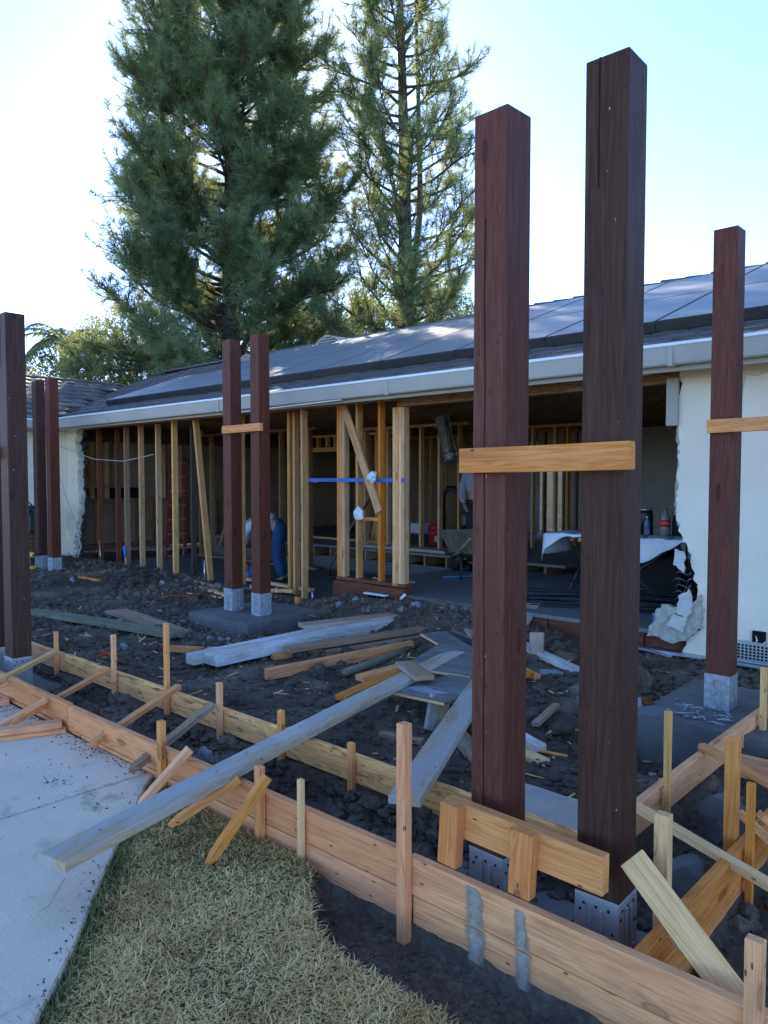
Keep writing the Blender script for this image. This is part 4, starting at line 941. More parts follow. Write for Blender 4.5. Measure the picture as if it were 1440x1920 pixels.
smear(-1.52, .022, -.10, .12, .08, 2.1185, 'grey cement smear on the front board, closer to orange stake, lower half', 3)
smear(-1.345, .16, .032, .035, .08, 2.1165, 'grey cement smear under the middle block, upper half', 4)
smear(-1.33, .022, -.11, .09, .07, 2.1185, 'grey cement smear under the middle block, lower half', 5)

def stake(x, y, z0, z1, w, d, mat, label, dx=0, dy=0): return board('stake', (x + dx, y + dy, z1), (x, y, z0), w, d, mat, label, 'stake', up=(0, 1, 0), point=.07)
FB = 'stakes along the back board'
stake(-3.53, 2.095, -.2, .325, .04, .035, 'fir', 'squat stake outside the front board by the lawn corner')
stake(-2.7, 2.095, -.2, .30, .04, .035, 'fir', 'stake outside the front board with a leaning stick beside it')
stake(-2.42, 2.098, -.2, .315, .028, .024, 'fir_pale', 'slim stake alone on the front board above the lawn')
stake(-1.83, 2.094, -.3, .69, .044, .042, 'fir_orange', 'tall orange stake on the front board between lawn and mud')
stake(-.6, 2.098, -.3, .385, .046, .036, 'fir', 'stake with a round knot outside the front board')
stake(-.99, 2.44, -.3, .49, .05, .04, 'fir_pale', 'ridged pale stake inside the corner beside the diagonal brace')
stake(-.995, 3.13, -.3, .565, .05, .042, 'fir', 'thick stake against the side form boards')
stake(-.9, 3.05, -.3, .435, .03, .024, 'fir', 'thin stake beyond the side form boards')
stake(-1.365, 3.4, -.25, .535, .03, .028, 'fir_pale', 'slim yellow stake at the side board by the rough footing')
stake(-1.37, 4.84, -.25, .47, .036, .03, 'fir_pale', 'mud-spotted pale stake at the side board beside the rough footing')
for x, z1, w, lb in ((-6.15, .345, .05, 'back board stake beside the post feet by the walk'), (-5.19, .455, .05, 'back board stake before the mossy plank'),
                     (-4.47, .635, .052, 'tallest back board stake, before the painted white beam'), (-3.87, .345, .055, 'back board stake with the weathered brace against it'),
                     (-3.28, .295, .055, 'back board stake under the long grey plank'), (-2.72, .245, .055, 'back board stake between the two grey planks')):
    stake(x, 2.7, -.2, z1, w * .68, .03, 'fir', lb)
def stick(A, B, w, t, mat, label, point=.05, up=(0, 0, 1), roll=0.0): return board('brace_stick', A, B, w, t, mat, label, 'stick', up=up, roll=roll, point=point)
stick((-6.07, 2.665, .20), (-5.38, 1.72, .145), .045, .03, 'fir_pale', 'brace stick over the trench next to the post feet')
stick((-5.2, 2.66, .20), (-4.9, 1.86, .06), .045, .03, 'fir_pink', 'brace stick over the trench above the kicker blocks')
stick((-4.36, 2.72, .225), (-4.17, 2.0, .05), .05, .032, 'fir_pink', 'pink brace stick crossing the trench from the tallest stake')
stick((-3.9, 2.665, .205), (-3.66, 1.98, .05), .05, .034, 'gray_side', 'weathered grey-tipped brace stick crossing the trench')
stick((-3.30, 2.12, .225), (-3.38, 1.86, -.03), .05, .035, 'fir', 'short stick leaning on the front board by the long plank')
stick((-2.86, 2.10, .20), (-3.01, 1.82, .02), .05, .035, 'fir', 'pointed stick leaning on the front board under the long plank')
stick((-2.60, 2.06, .29), (-2.66, 1.78, -.03), .045, .035, 'fir', 'leaning stick nailed to stake, foot in the green grass')
stick((-1.44, 3.1, .20), (-.55, 2.8, .13), .045, .032, 'fir_pale', 'thin brace stick from the slim yellow stake over the side trench')
stick((-1.43, 4.0, .20), (-.5, 3.55, .10), .045, .032, 'fir_pink', 'thin brace stick farther along the side trench')
board('diagonal_brace', (-1.045, 2.325, .36), (-.615, 2.215, .06), .09, .042, 'fir_pale', 'broad pale diagonal brace from dark post foot to knotted stake', 'brace', up=(0, -.75, .66))
stick((-.98, 3.18, .25), (-.72, 3.3, .0), .04, .03, 'fir', 'short stick leaning between the side stakes', 0)
stick((-.88, 3.1, .30), (-.6, 3.35, -.02), .05, .03, 'fir_orange', 'steep stick beyond the thin side stake', 0)
# kickers on the walk
board('kicker_block', (-4.72, 2.1, .045), (-4.92, 1.66, .04), .09, .038, 'fir_pink', 'upper kicker board lying on the walk against the form', 'block')
board('kicker_block', (-4.69, 2.11, .013), (-4.87, 1.64, .012), .09, .024, 'fir_orange', 'lower kicker board lying on the walk against the form', 'block')
stick((-4.95, 2.1, .15), (-4.98, 1.8, .03), .04, .03, 'fir_pink', 'short diagonal stick above the kicker boards', 0)
board('kicker_block', (-5.56, 2.1, .02), (-5.72, 1.6, .02), .09, .038, 'fir_pink', 'kicker board lying on the walk by the post feet', 'block')
stick((-5.6, 2.1, .14), (-5.62, 1.75, .03), .04, .03, 'fir_pink', 'short diagonal stick above the kicker by the post feet', 0)

# ================================================================== LUMBER ON THE SOIL
def lum(A, B, w, t, mat, label, up=(0, 0, 1), name='plank', cat='plank', roll=0.0): return board(name, A, B, w, t, mat, label, cat, up=up, roll=roll, bev=.003)
lum((-2.735, 1.165, .192), (-3.60, 4.75, .215), .145, .04, 'gray_board', 'long cement grey plank laid across both form boards')
lum((-5.47, 3.52, .075), (-5.42, 6.1, .10), .12, .085, 'white_board', 'narrower whitewashed beam, lower end sticking out')
lum((-5.31, 3.62, .085), (-5.26, 6.25, .11), .19, .09, 'white_board', 'broader whitewashed beam lying beside the narrow one')
lum((-5.576, 4.858, 0.155), (-5.249, 5.954, 0.165), .19, .04, 'gray_side', 'short grey board on top of the whitewashed beams')
lum((-5.039, 4.212, 0.110), (-4.714, 5.896, 0.120), .13, .04, 'gray_side', 'grey-topped pink-ended board beside the whitewashed beam')
lum((-4.948, 4.567, 0.050), (-4.716, 5.723, 0.060), .14, .045, 'gray_side', 'lower grey board under the pink-ended board')
lum((-5.142, 4.141, 0.045), (-5.004, 4.573, 0.045), .09, .045, 'fir', 'short fir offcut poking out under the pink-ended board')
lum((-4.681, 3.705, 0.060), (-4.466, 5.213, 0.070), .055, .09, 'fir_pink', 'clean fir two-by-four lying on bare soil beside green pole')
tag(tube('pole', [(-4.282, 4.171, 0.050), (-4.363, 4.674, 0.050), (-4.488, 5.314, 0.055)], .032, 'green_board', None, 10), 'round mossy green pole lying on the soil', 'pole')
lum((-3.973, 4.033, 0.090), (-3.936, 4.498, 0.100), .10, .045, 'fir', 'short fir board poking out beside the long grey plank')
lum((-3.781, 3.650, 0.060), (-3.920, 4.378, 0.070), .10, .04, 'fir', 'fir board partly under the long grey plank')
lum((-3.586, 4.103, 0.260), (-3.227, 3.906, 0.250), .14, .03, 'gray_side', 'small plywood offcut lying across the long grey plank')
def sheet(c, lx_, ly_, t, rzv, tilt, label, mat='ply'):
    o = link('plywood_sheet', box_mesh(lx_, ly_, t, mat, .002), None, Matrix.Translation(c) @ Matrix.Rotation(rzv, 4, 'Z') @ Matrix.Rotation(tilt[0], 4, 'X') @ Matrix.Rotation(tilt[1], 4, 'Y')); tag(o, label, 'plywood')
    link('edge', box_mesh(lx_ * .995, .004, t * .8, 'fir_pale', 0), None, WM[o.name] @ Matrix.Translation((0, -ly_ / 2 - .001, 0)), o); return o
sheet((-3.06, 3.93, .205), .46, .56, .02, R(-4), (.03, -.06), 'stained plywood square nearest the leaning grey plank')
sheet((-3.48, 4.55, .22), .52, .75, .02, R(18), (.02, .04), 'stained plywood sheet above the smaller plywood square')
sheet((-3.9, 5.15, .19), .75, .35, .02, R(-26), (.02, .05), 'plywood strip with dark smudges at the top of the pile')
lum((-4.35, 5.95, .13), (-3.75, 5.45, .12), .15, .04, 'gray_side', 'grey board lying at the pile head under the floor edge')
tag(tube('pipe', [(-4.3, 5.45, .2), (-3.55, 5.05, .22), (-3.0, 4.8, .23)], .022, 'black', None, 8), 'black plastic pipe lying over the plywood pile', 'pipe')
lum((-2.95, 3.66, .0), (-3.0, 3.78, .19), .17, .03, 'gray_board', 'grey board propping the plywood square upright', up=(1, -.2, 0))
lum((-2.12, 2.42, .205), (-2.95, 4.2, .225), .145, .04, 'gray_board', 'grey plank with bare pale end leaning on the back board')
lum((-3.123, 3.346, 0.035), (-2.847, 3.428, 0.030), .05, .03, 'gray_side', 'thin grey stick lying in soil before the propped plywood')
lum((-2.9, 3.75, .06), (-2.35, 3.35, .03), .1, .04, 'gray_side', 'board end beneath the leaning grey plank')
lum((-2.72, 4.12, .1), (-2.42, 3.62, .03), .09, .04, 'fir', 'fir offcut slanting under the leaning grey plank')
lum((-3.777, 5.810, 0.140), (-2.856, 5.382, 0.070), .10, .045, 'white_board', 'whitish board slanting down beside the cracked red post')
lum((-3.805, 5.854, 0.060), (-3.205, 5.596, 0.040), .15, .04, 'fir_pink', 'pinkish board under the whitish slanting board')
lum((-3.295, 5.189, 0.060), (-3.090, 5.120, 0.045), .07, .04, 'fir', 'short fir end beside the muddy bottle')
lum((-3.37, 5.55, .03), (-3.40, 5.62, .28), .13, .03, 'gray_side', 'upright board stub leaning near the red rim boards', up=(0, 1, 0))
lum((-2.508, 3.866, 0.060), (-2.238, 3.750, 0.055), .08, .04, 'white_board', 'pale board end on top, beside the cracked red post')
lum((-2.439, 3.732, 0.020), (-2.149, 3.636, 0.020), .09, .04, 'fir_pale', 'pale board end underneath, beside the cracked red post')
lum((-2.251, 3.748, 0.040), (-2.097, 3.802, 0.030), .02, .012, 'fir', 'thin splinter of wood beside the pale board ends')
lum((-2.520, 4.149, 0.035), (-2.621, 4.589, 0.040), .05, .03, 'gray_side', 'broken stake piece lying alone between the two near posts')
lum((-3.139, 4.690, 0.100), (-3.128, 5.079, 0.080), .07, .04, 'fir', 'fir offcut behind the cracked red post')
lum((-8.95, 3.62, .06), (-6.42, 4.0, .075), .2, .045, 'green_board', 'long mossy plank lying on soil beside the trench')
lum((-8.3, 4.35, .045), (-6.62, 4.12, .055), .26, .03, 'gray_side', 'wide grey board lying beside the mossy plank')
lum((-6.035, 3.677, 0.060), (-5.753, 3.850, 0.060), .06, .05, 'fir_pink', 'short fir two-by-four beside the tallest back stake')
lum((-5.829, 3.844, 0.020), (-5.894, 4.108, 0.020), .09, .03, 'fir_pale', 'pale offcut next to the end of the whitewashed beam')
lum((-11.238, 5.320, 0.090), (-10.745, 5.380, 0.080), .07, .03, 'fir', 'small bright stick on the soil before the blue hammer')
lum((-8.327, 5.525, 0.080), (-8.694, 5.308, 0.080), .07, .03, 'red_old', 'dark brown splintered wood near the square footing')
lum((-7.943, 5.706, 0.100), (-9.009, 5.979, 0.090), .08, .035, 'fir_pink', 'fir offcut beside the square footing, near the leaning stud')
lum((-7.967, 5.706, 0.070), (-8.764, 5.608, 0.060), .05, .03, 'fir_pale', 'thin pale lath beside the square footing')
lum((-9.719, 6.267, 0.070), (-8.462, 6.097, 0.080), .09, .04, 'fir_mould', 'timber lying along the sill behind the square footing')
lum((-9.600, 6.899, 0.100), (-7.579, 6.795, 0.100), .09, .04, 'fir_pale', 'long pale two-by-four lying along the sill')
lum((-8.531, 6.352, 0.060), (-7.530, 6.435, 0.130), .08, .045, 'fir', 'short board forming a low step behind the footing')
lum((-6.98, 6.02, .02), (-6.98, 6.02, .16), .08, .05, 'fir', 'upright block under the low step board', up=(0, 1, 0))
lum((-3.9, 6.05, .16), (-4.35, 7.2, .275), .14, .04, 'gray_board', 'grey board resting on the floor edge between the near posts')
for k, p in enumerate(((-9.614, 5.761, 0.100), (-10.898, 5.038, 0.100), (-6.913, 4.857, 0.030), (-6.484, 3.473, 0.030))):
    tag(crumple('rubble_piece', p, .05, 'chip', None, 40 + k), ['pale shard of rubble before the leaning stud', 'flat pale rubble beside the wing wall posts', 'grey rubble lump beside the square footing', 'grey rubble lump near the mossy plank'][k], 'rubble')
tag(crumple('rock', (-3.72, 2.5, -.02), .05, 'chip', None, 60), 'smooth pale stone in the trench by weathered brace', 'stone')
tag(crumple('rock', (-5.0, 2.4, -.03), .10, 'clod', None, 61), 'largest dark clod in the trench behind kicker boards', 'stone')
tag(crumple('rock', (-2.15, 4.75, .07), .09, 'chip', None, 62), 'grey rock beside the rough footing', 'stone')
tag(crumple('rock', (-2.35, 5.3, .1), .11, 'clod', None, 63), 'dark rock between rough footing and the white wall', 'stone')
tag(crumple('rock', (-1.12, 2.95, -.02), .13, 'pad', None, 64), 'lump of set concrete in the side trench', 'stone')
tag(crumple('rock', (-1.15, 3.6, -.03), .15, 'pad', None, 65), 'larger concrete lump farther along the side trench', 'stone')
lum((-2.3, 4.95, .12), (-2.05, 4.8, .12), .08, .02, 'red_old', 'splintered shingle leaning at the rough footing corner')
tag(tube('string', [(-6.2, 3.1, .06), (-6.3, 3.2, .07), (-6.15, 3.25, .065), (-6.25, 3.12, .07), (-6.4, 3.2, .06), (-5.9, 3.15, .055)], .006, 'orange', None, 5), 'tangle of pink mason string on the soil', 'string')

# ================================================================== THINGS IN AND BY THE HOUSE
# folding table with sheet
t = empty('folding_table', (-3.5, 7.85, .25), 'folding table with crossed dark legs inside the wide opening', 'table')
bx('table_top', -4.45, -2.66, 7.5, 8.2, .955, .985, 'dark_board', t)
for x in (-4.2, -2.95):
    for s in (-1, 1): tube('leg', [(x, 7.85 - s * .32, .25), (x + .02 * s, 7.85 + s * .3, .95)], .016, 'black', t, 6)
for s in (-1, 1): tube('leg', [(-3.9 if s > 0 else -2.95, 7.52, .25), (-2.95 if s > 0 else -3.9, 7.53, .95)], .016, 'black', t, 6)
tube('stretcher', [(-4.2, 7.6, .45), (-2.95, 7.6, .45)], .012, 'black', t, 6)
def cloth(name, x0, x1, y0, y1, z, drops, mat, label):
    n = 40; V = []; Fc = []
    for j in range(n):
        for i_ in range(n):
            u, v_ = i_ / (n - 1), j / (n - 1); x = x0 + (x1 - x0) * u
            dr_ = .03 + .24 * max(0, 1 - abs(x + 3.3) / .4) + .2 * max(0, 1 - abs(x + 4.5) / .3)
            yf = 7.49 - dr_; y = yf + (y1 - yf) * v_; fall = max(0, 7.49 - y); lf = max(0, -4.45 - x)
            V.append((max(x, -4.465), y if fall <= 0 else 7.485 - .012 * math.sin(x * 17) - .1 * fall, z - fall - lf * .9 + .005 * math.sin(x * 23 + y * 9) + .003 * math.sin(x * 51 - y * 33)))
    for j in range(n - 1):
        for i_ in range(n - 1): q_ = j * n + i_; Fc.append((q_, q_ + 1, q_ + n + 1, q_ + n))
    o = raw(name, V, Fc, mat, None, True); md = o.modifiers.new('s', 'SOLIDIFY'); md.thickness = .003; return tag(o, label, 'cloth')
cloth('paper_sheet', -4.72, -2.8, 7.26, 8.1, .99, .9, 'cloth_w', 'white sheet draped over the folding table')
def bottle(name, base, h, r, mat, label, capmat, band=None):
    e = empty(name, base, label, 'bottle')
    lathe('body', base, [(r * .8, 0), (r, .015), (r, h * .33), (r * .94, h * .45), (r, h * .58), (r * .75, h * .74), (r * .35, h * .86), (r * .3, h * .92)], mat, e, 16)
    lathe('cap', Vector(base) + Vector((0, 0, h * .92)), [(r * .36, 0), (r * .36, h * .07), (r * .3, h * .075)], capmat, e, 12)
    if band: lathe('paper_label', Vector(base) + Vector((0, 0, h * .32)), [(r * 1.02, 0), (r * .975, h * .13), (r * 1.02, h * .25)], band, e, 16)
    return e
m, nt, b = new_mat('cola'); b.inputs['Base Color'].default_value = (.25, .24, .23, 1); b.inputs['Roughness'].default_value = .12; b.inputs['Alpha'].default_value = .75; M['cola'] = m
m, nt, b = new_mat('clear_bottle'); b.inputs['Base Color'].default_value = (.4, .43, .46, 1); b.inputs['Roughness'].default_value = .1; b.inputs['Transmission Weight'].default_value = .6; M['clear'] = m
M['label_red'] = plain('red_label', (.6, .02, .02), .5, 0, .1, 30); M['label_blue'] = plain('blue_label', (.05, .12, .3), .5, 0, .2, 30)
so = bottle('soda_bottle', (-3.24, 7.9, .992), .30, .052, 'cola', 'nearly empty two litre soda bottle with red label on table', 'label_red', 'label_red')
def text(body, loc, rot, size, mat, parent, name='lettering'):
    c = bpy.data.curves.new(name, 'FONT'); c.body = body; c.size = size; c.extrude = .0006; c.align_x = 'CENTER'; c.align_y = 'CENTER'
    tmp = bpy.data.objects.new(name, c); col.objects.link(tmp); me = bpy.data.meshes.new_from_object(tmp); bpy.data.objects.remove(tmp)
    me.materials.clear(); me.materials.append(M[mat]); o = bpy.data.objects.new(name, me); col.objects.link(o)
    return reg(o, Matrix.Translation(loc) @ rot, parent)
rot = Matrix.Rotation(R(22), 4, 'Z') @ Matrix.Rotation(R(90), 4, 'X')
text('Coca-Cola', (-3.222, 7.8475, 1.125), rot, .022, 'plaster_w', so)
bottle('water_bottle', (-3.42, 7.86, .992), .20, .032, 'clear', 'small clear water bottle beside the soda bottle', 'white_plastic', 'label_blue')
for k, (x, y, r, h, mt, lb) in enumerate(((-3.5, 8.0, .08, .26, 'black', 'dark round canister on the table behind the water bottle'), (-3.15, 8.05, .07, .2, 'leather', 'dark lunch pail at the table back by wall edge'), (-3.0, 7.9, .09, .15, 'black', 'low dark tub on the table by the wall edge'))):
    e = empty('canister', (x, y, .992), lb, 'canister'); lathe('body', (x, y, .992), [(r, 0), (r * 1.02, h * .8), (r * .9, h)], mt, e, 14); lathe('lid', (x, y, .992 + h), [(r * .92, 0), (r * .92, .015), (r * .3, .02)], 'alu' if k == 0 else 'black', e, 14)
tag(lathe('paper_roll', (-3.75, 7.75, 1.03), [(.04, 0), (.04, .26)], 'cloth_w', None, 12, (1, .1, 0)), 'roll of white paper lying on the draped table', 'paper roll')
h_ = empty('hand_truck', (-3.3, 9.0, .25), 'dark hand truck with looped handle behind the table', 'hand truck')
tube('handle', [(-3.45, 9, .3), (-3.42, 9.05, 1.3), (-3.3, 9.1, 1.42), (-3.12, 9.1, 1.42), (-3.05, 9.05, 1.3), (-3.05, 9, .3)], .016, 'black', h_, 6); bx('toe_plate', -3.48, -3.02, 8.8, 9.0, .25, .27, 'black', h_)
for x in (-3.5, -3.0): lathe('wheel', (x, 9.08, .37), [(.12, -.02), (.12, .02)], 'black', h_, 14, (1, 0, 0))
cn = empty('tin_can', (-2.83, 6.75, .25), 'small blue labelled tin can on the floor edge', 'can'); lathe('body', (-2.83, 6.75, .252), [(.042, 0), (.042, .1)], 'label_blue', cn, 14); lathe('rim', (-2.83, 6.75, .352), [(.043, 0), (.043, .01), (.035, .01)], 'alu', cn, 14)
for k in range(34):
    y0 = 7.0 + rr.uniform(0, .5); z_ = .262 + .02 * (k % 6)
    tag(tube('steel_rod', [(-4.75 + rr.uniform(-.1, .5), y0 - .2, z_), (-3.6, y0 + .02 * k, z_ + .004), (-2.2 + rr.uniform(-.3, .2), y0 + .35, z_ + .01)], .0115, 'rebar', None, 6), 'dark steel rod in the bundle on the floor', 'rod', 'steel rods on the floor')
bk = empty('bucket', (-8.5, 10.6, .4), 'red plastic bucket with white print on the raised floor', 'bucket')
lathe('body', (-8.5, 10.6, .4), [(.125, 0), (.15, .3), (.158, .31), (.158, .33), (.15, .335), (.152, .36), (.14, .36), (.12, .05)], 'red_pl', bk, 20)
tube('handle', [(-8.66, 10.6, .74), (-8.64, 10.45, .66), (-8.5, 10.4, .6), (-8.36, 10.45, .66), (-8.34, 10.6, .74)], .005, 'alu', bk, 5)
for k in range(5): board('print', Vector((-8.42, 10.478, .47 + .0)) + Vector((-.015 + .017 * k, -.012, .0)), Vector((-8.42, 10.478, .56)) + Vector((.0 + .014 * k, -.02, .02)), .009, .002, 'plaster_w', parent=bk, up=(.4, -1, 0), bev=0)
board('offcut', (-8.44, 10.6, .6), (-8.36, 10.6, .82), .07, .02, 'stud', parent=None, label='wood offcut standing in the red bucket', cat='offcut', up=(0, 1, 0))
# wheelbarrow
wbr = empty('wheelbarrow', (-6.2, 8.45, .25), 'mud-caked wheelbarrow behind the cracked red post', 'wheelbarrow')
M['mudsteel'] = plain('mud_caked_steel', (.2, .165, .12), .85, .1, .35, 9, bumpd=.01)
V = [(-.45, -.3, .62), (.45, -.34, .68), (.45, .34, .68), (-.45, .3, .62), (-.22, -.2, .32), (.22, -.22, .34), (.22, .22, .34), (-.22, .2, .32)]
o = raw('tray', V, [(0, 1, 5, 4), (1, 2, 6, 5), (2, 3, 7, 6), (3, 0, 4, 7), (4, 5, 6, 7)], 'mudsteel', wbr, False, Matrix.Translation((-6.2, 8.45, .25)) @ Matrix.Rotation(R(-35), 4, 'Z')); md = o.modifiers.new('s', 'SOLIDIFY'); md.thickness = .01
q = Matrix.Translation((-6.2, 8.45, .25)) @ Matrix.Rotation(R(-35), 4, 'Z')
for s in (-1, 1): tube('handle', [q @ Vector((-.6, s * .08, .2)), q @ Vector((.1, s * .2, .33)), q @ Vector((.95, s * .3, .6))], .02, 'stud_old', wbr, 6)
for s in (-1, 1): tube('leg', [q @ Vector((.3, s * .2, .36)), q @ Vector((.36, s * .24, .0))], .014, 'rebar', wbr, 6)
lathe('wheel', q @ Vector((-.6, 0, .19)), [(.1, -.05), (.18, -.04), (.19, 0), (.18, .04), (.1, .05)], 'black', wbr, 18, q.to_3x3() @ Vector((0, 1, 0)))
# flexible duct
d = empty('flexible_duct', (-7.5, 9.5, 2.58), 'silver flexible duct hanging crumpled from the ceiling', 'duct')
pts = [Vector((-7.52, 9.5, 2.58)).lerp(Vector((-7.32, 9.5, 1.86)), k / 40) for k in range(41)]
tube('sleeve', pts, [.105 + (.012 if k % 2 else 0) + (.02 * math.sin(k) if k > 30 else 0) for k in range(41)], 'foil', d, 14, False); tube('strap', [(-7.6, 9.4, 2.4), (-7.4, 9.38, 2.42), (-7.38, 9.5, 2.5)], .015, 'foil', d, 6)
# ladders
def ladder(base, top, wv, rails, rungs, mat, label, rung_mat='alu'):
    e = empty('ladder', base, label, 'ladder'); base, top, wv = Vector(base), Vector(top), Vector(wv)
    for s in (-1, 1): board('rail', base + wv * s, top + wv * s * .7, .03, .08, mat, parent=e, up=wv, warp=False)
    for k in range(rungs):
        f = (k + .6) / rungs; p_ = base.lerp(top, f); board('rung', p_ - wv * (1 - .3 * f), p_ + wv * (1 - .3 * f), .07, .025, rung_mat, parent=e, warp=False)
    return e
ladder((-13.75, 8.55, -.03), (-14.1, 8.85, 2.05), (0, .22, 0), 2, 7, 'ladder_red', 'red ladder leaning against the framed west wall')
ladder((-10.35, 10.7, .4), (-10.05, 10.9, 1.95), (.2, -.05, 0), 2, 6, 'fir_pale', 'pale ladder behind the inner door frame', 'fir_pale')
# hose, pry bar, clutter on the raised floor
tag(tube('hose', [(-7.3, 7.2, .0), (-6.9, 7.3, .28), (-6.6, 7.1, .27), (-6.3, 7.15, .27), (-6.1, 6.95, .27), (-6.5, 6.9, .27), (-6.75, 7.0, .27), (-6.2, 7.3, .28)], .014, 'fascia', None, 6), 'grey hose coiled on the floor behind the studs', 'hose')
tag(tube('cord', [(-6.3, 8.0, .27), (-6.0, 8.6, .26), (-6.2, 9.2, .3), (-6.1, 9.4, .42), (-6.6, 9.8, .42)], .008, 'blue_grip', None, 5), 'blue cord trailing over the raised floor edge', 'cord')
board('lumber', (-9.2, 9.5, .43), (-7.3, 9.42, .43), .2, .05, 'gray_board', 'grey board lying along the raised floor edge', 'board')
tag(tube('pry_bar', [(-9.15, 8.6, .0), (-9.1, 8.5, .1), (-9.0, 8.9, .75), (-8.85, 9.25, 1.25)], .025, 'rust', None, 6), 'rusty bent bar leaning on the foundation in the pit', 'bar')
e = empty('wet_saw', (-9.25, 10.9, .4), 'white-lidded machine on the raised floor beside red bucket', 'machine'); bx('base', -9.6, -9.0, 10.8, 11.2, .4, .55, 'black', e); bx('lid', -9.58, -9.05, 10.82, 11.15, .56, .76, 'white_plastic', e, .03)
e = empty('tool_pile', (-7.8, 10.8, .4), 'dark heap of tool bags beside the red bucket', 'tool bag')
crumple('bag', (-7.95, 10.8, .55), .22, 'black', e, 70); crumple('bag', (-7.6, 10.7, .5), .18, 'fascia', e, 71); tube('pipe', [(-8.1, 10.5, .48), (-7.3, 10.4, .46)], .05, 'alu', e, 10)
e = empty('tool_bag', (-9.6, 7.2, -.03), 'red and blue tool bag on the pit floor by the leaning stud', 'tool bag'); crumple('body', (-9.6, 7.2, .1), .16, 'label_blue', e, 73); crumple('flap', (-9.58, 7.15, .2), .1, 'orange', e, 74)
e = empty('saw_horse', (-9.3, 8.2, -.03), 'dark folding stand in the pit behind the leaning stud', 'stand')
for a, b2 in (((-10.2, 8.3, -.03), (-9.6, 8.2, .55)), ((-9.6, 8.5, -.03), (-10.1, 8.2, .55)), ((-10.2, 8.2, .55), (-9.4, 8.2, .58)), ((-9.5, 8.2, .55), (-10.3, 7.9, -.03))): tube('leg', [a, b2], .018, 'black', e, 6)
# hammer in the soil, drill, rammer
hm = empty('hammer', (-11.939, 6.467, 0.100), 'hammer with blue grip standing in the soil by the sill', 'hammer'); A_ = Vector((-11.946, 6.470, 0.090))
tube('handle', [A_, A_ + Vector((-.03, .0, .16))], .014, 'fir_pale', hm, 8); tube('grip', [A_ + Vector((-.03, 0, .16)), A_ + Vector((-.065, 0, .36))], [.02, .026], 'blue_grip', hm, 8)
A_ = Vector((-12.62, 5.16, .12)); dr = empty('cordless_drill', A_, 'yellow and black cordless drill standing before the wing wall posts', 'drill')
bx('battery', A_.x - .06, A_.x + .07, A_.y - .04, A_.y + .04, A_.z, A_.z + .05, 'yellow', dr, .008); board('grip', A_ + Vector((0, 0, .05)), A_ + Vector((-.02, 0, .2)), .05, .05, 'black', parent=dr, up=(0, 1, 0), bev=.01)
tube('motor', [A_ + Vector((-.1, 0, .23)), A_ + Vector((.06, 0, .23)), A_ + Vector((.1, 0, .23))], [.045, .045, .03], 'yellow', dr, 12); tube('chuck', [A_ + Vector((.1, 0, .23)), A_ + Vector((.16, 0, .23))], [.022, .012], 'black', dr, 10)
A_ = Vector((-13.977, 5.750, 0.214)); rm = empty('rammer', (A_.x, A_.y, .1), 'dark jumping jack rammer with brown bellows by wing wall', 'rammer')
bx('engine', A_.x - .18, A_.x + .15, A_.y - .14, A_.y + .14, .62, .98, 'green_pl', rm, .04); bx('tank', A_.x - .12, A_.x + .12, A_.y - .12, A_.y + .12, .99, 1.1, 'black', rm, .04)
lathe('bellows', (A_.x, A_.y, .25), [(.09, 0)] + [(.105 if k % 2 else .075, .04 * k) for k in range(1, 10)] + [(.09, .4)], 'iron', rm, 14, None, False); bx('foot', A_.x - .15, A_.x + .17, A_.y - .14, A_.y + .14, .08, .14, 'rebar', rm, .01)
bx('leg', A_.x - .05, A_.x + .05, A_.y - .05, A_.y + .05, .14, .26, 'rebar', rm, .01)
tube('handle', [(A_.x - .1, A_.y - .1, 1.0), (A_.x + .1, A_.y - .12, 1.2), (A_.x + .22, A_.y - .1, 1.12), (A_.x + .2, A_.y, .75), (A_.x + .22, A_.y + .1, 1.12), (A_.x + .1, A_.y + .12, 1.2), (A_.x - .1, A_.y + .1, 1.0)], .018, 'black', rm, 8)
mb = bottle('plastic_bottle', (0, 0, 0), .2, .035, 'clear', 'crushed muddy plastic bottle lying between the near posts', 'black')
c_ = Vector((-3.116, 5.194, 0.060)); reg(mb, Matrix.Translation(c_) @ Matrix.Rotation(R(88), 4, 'Y') @ Matrix.Rotation(R(-30), 4, 'X'))
tag(tube('loose_nail', [(-.94, 2.33, .15), (-.86, 2.30, .13)], .002, 'alu', None, 5), 'long nail sticking out of the ridged pale stake', 'nail')
# block wall in the yard behind the back door
bw = empty('garden_wall', (-12, 19.5, 0), 'cream block wall seen through the back doorway', 'wall')
M['cream'] = plain('cream_block', (.62, .52, .34), .9, 0, .12, 3)
for r_ in range(9):
    for k in range(14): bx('block', -15.8 + k * .41 + (.2 if r_ % 2 else 0), -15.4 + k * .41 + (.2 if r_ % 2 else 0), 19.5, 19.7, r_ * .205, r_ * .205 + .195, 'cream', bw, .008)
bx('mortar', -15.8, -9.9, 19.52, 19.68, 0, 1.83, 'plaster', bw, 0)

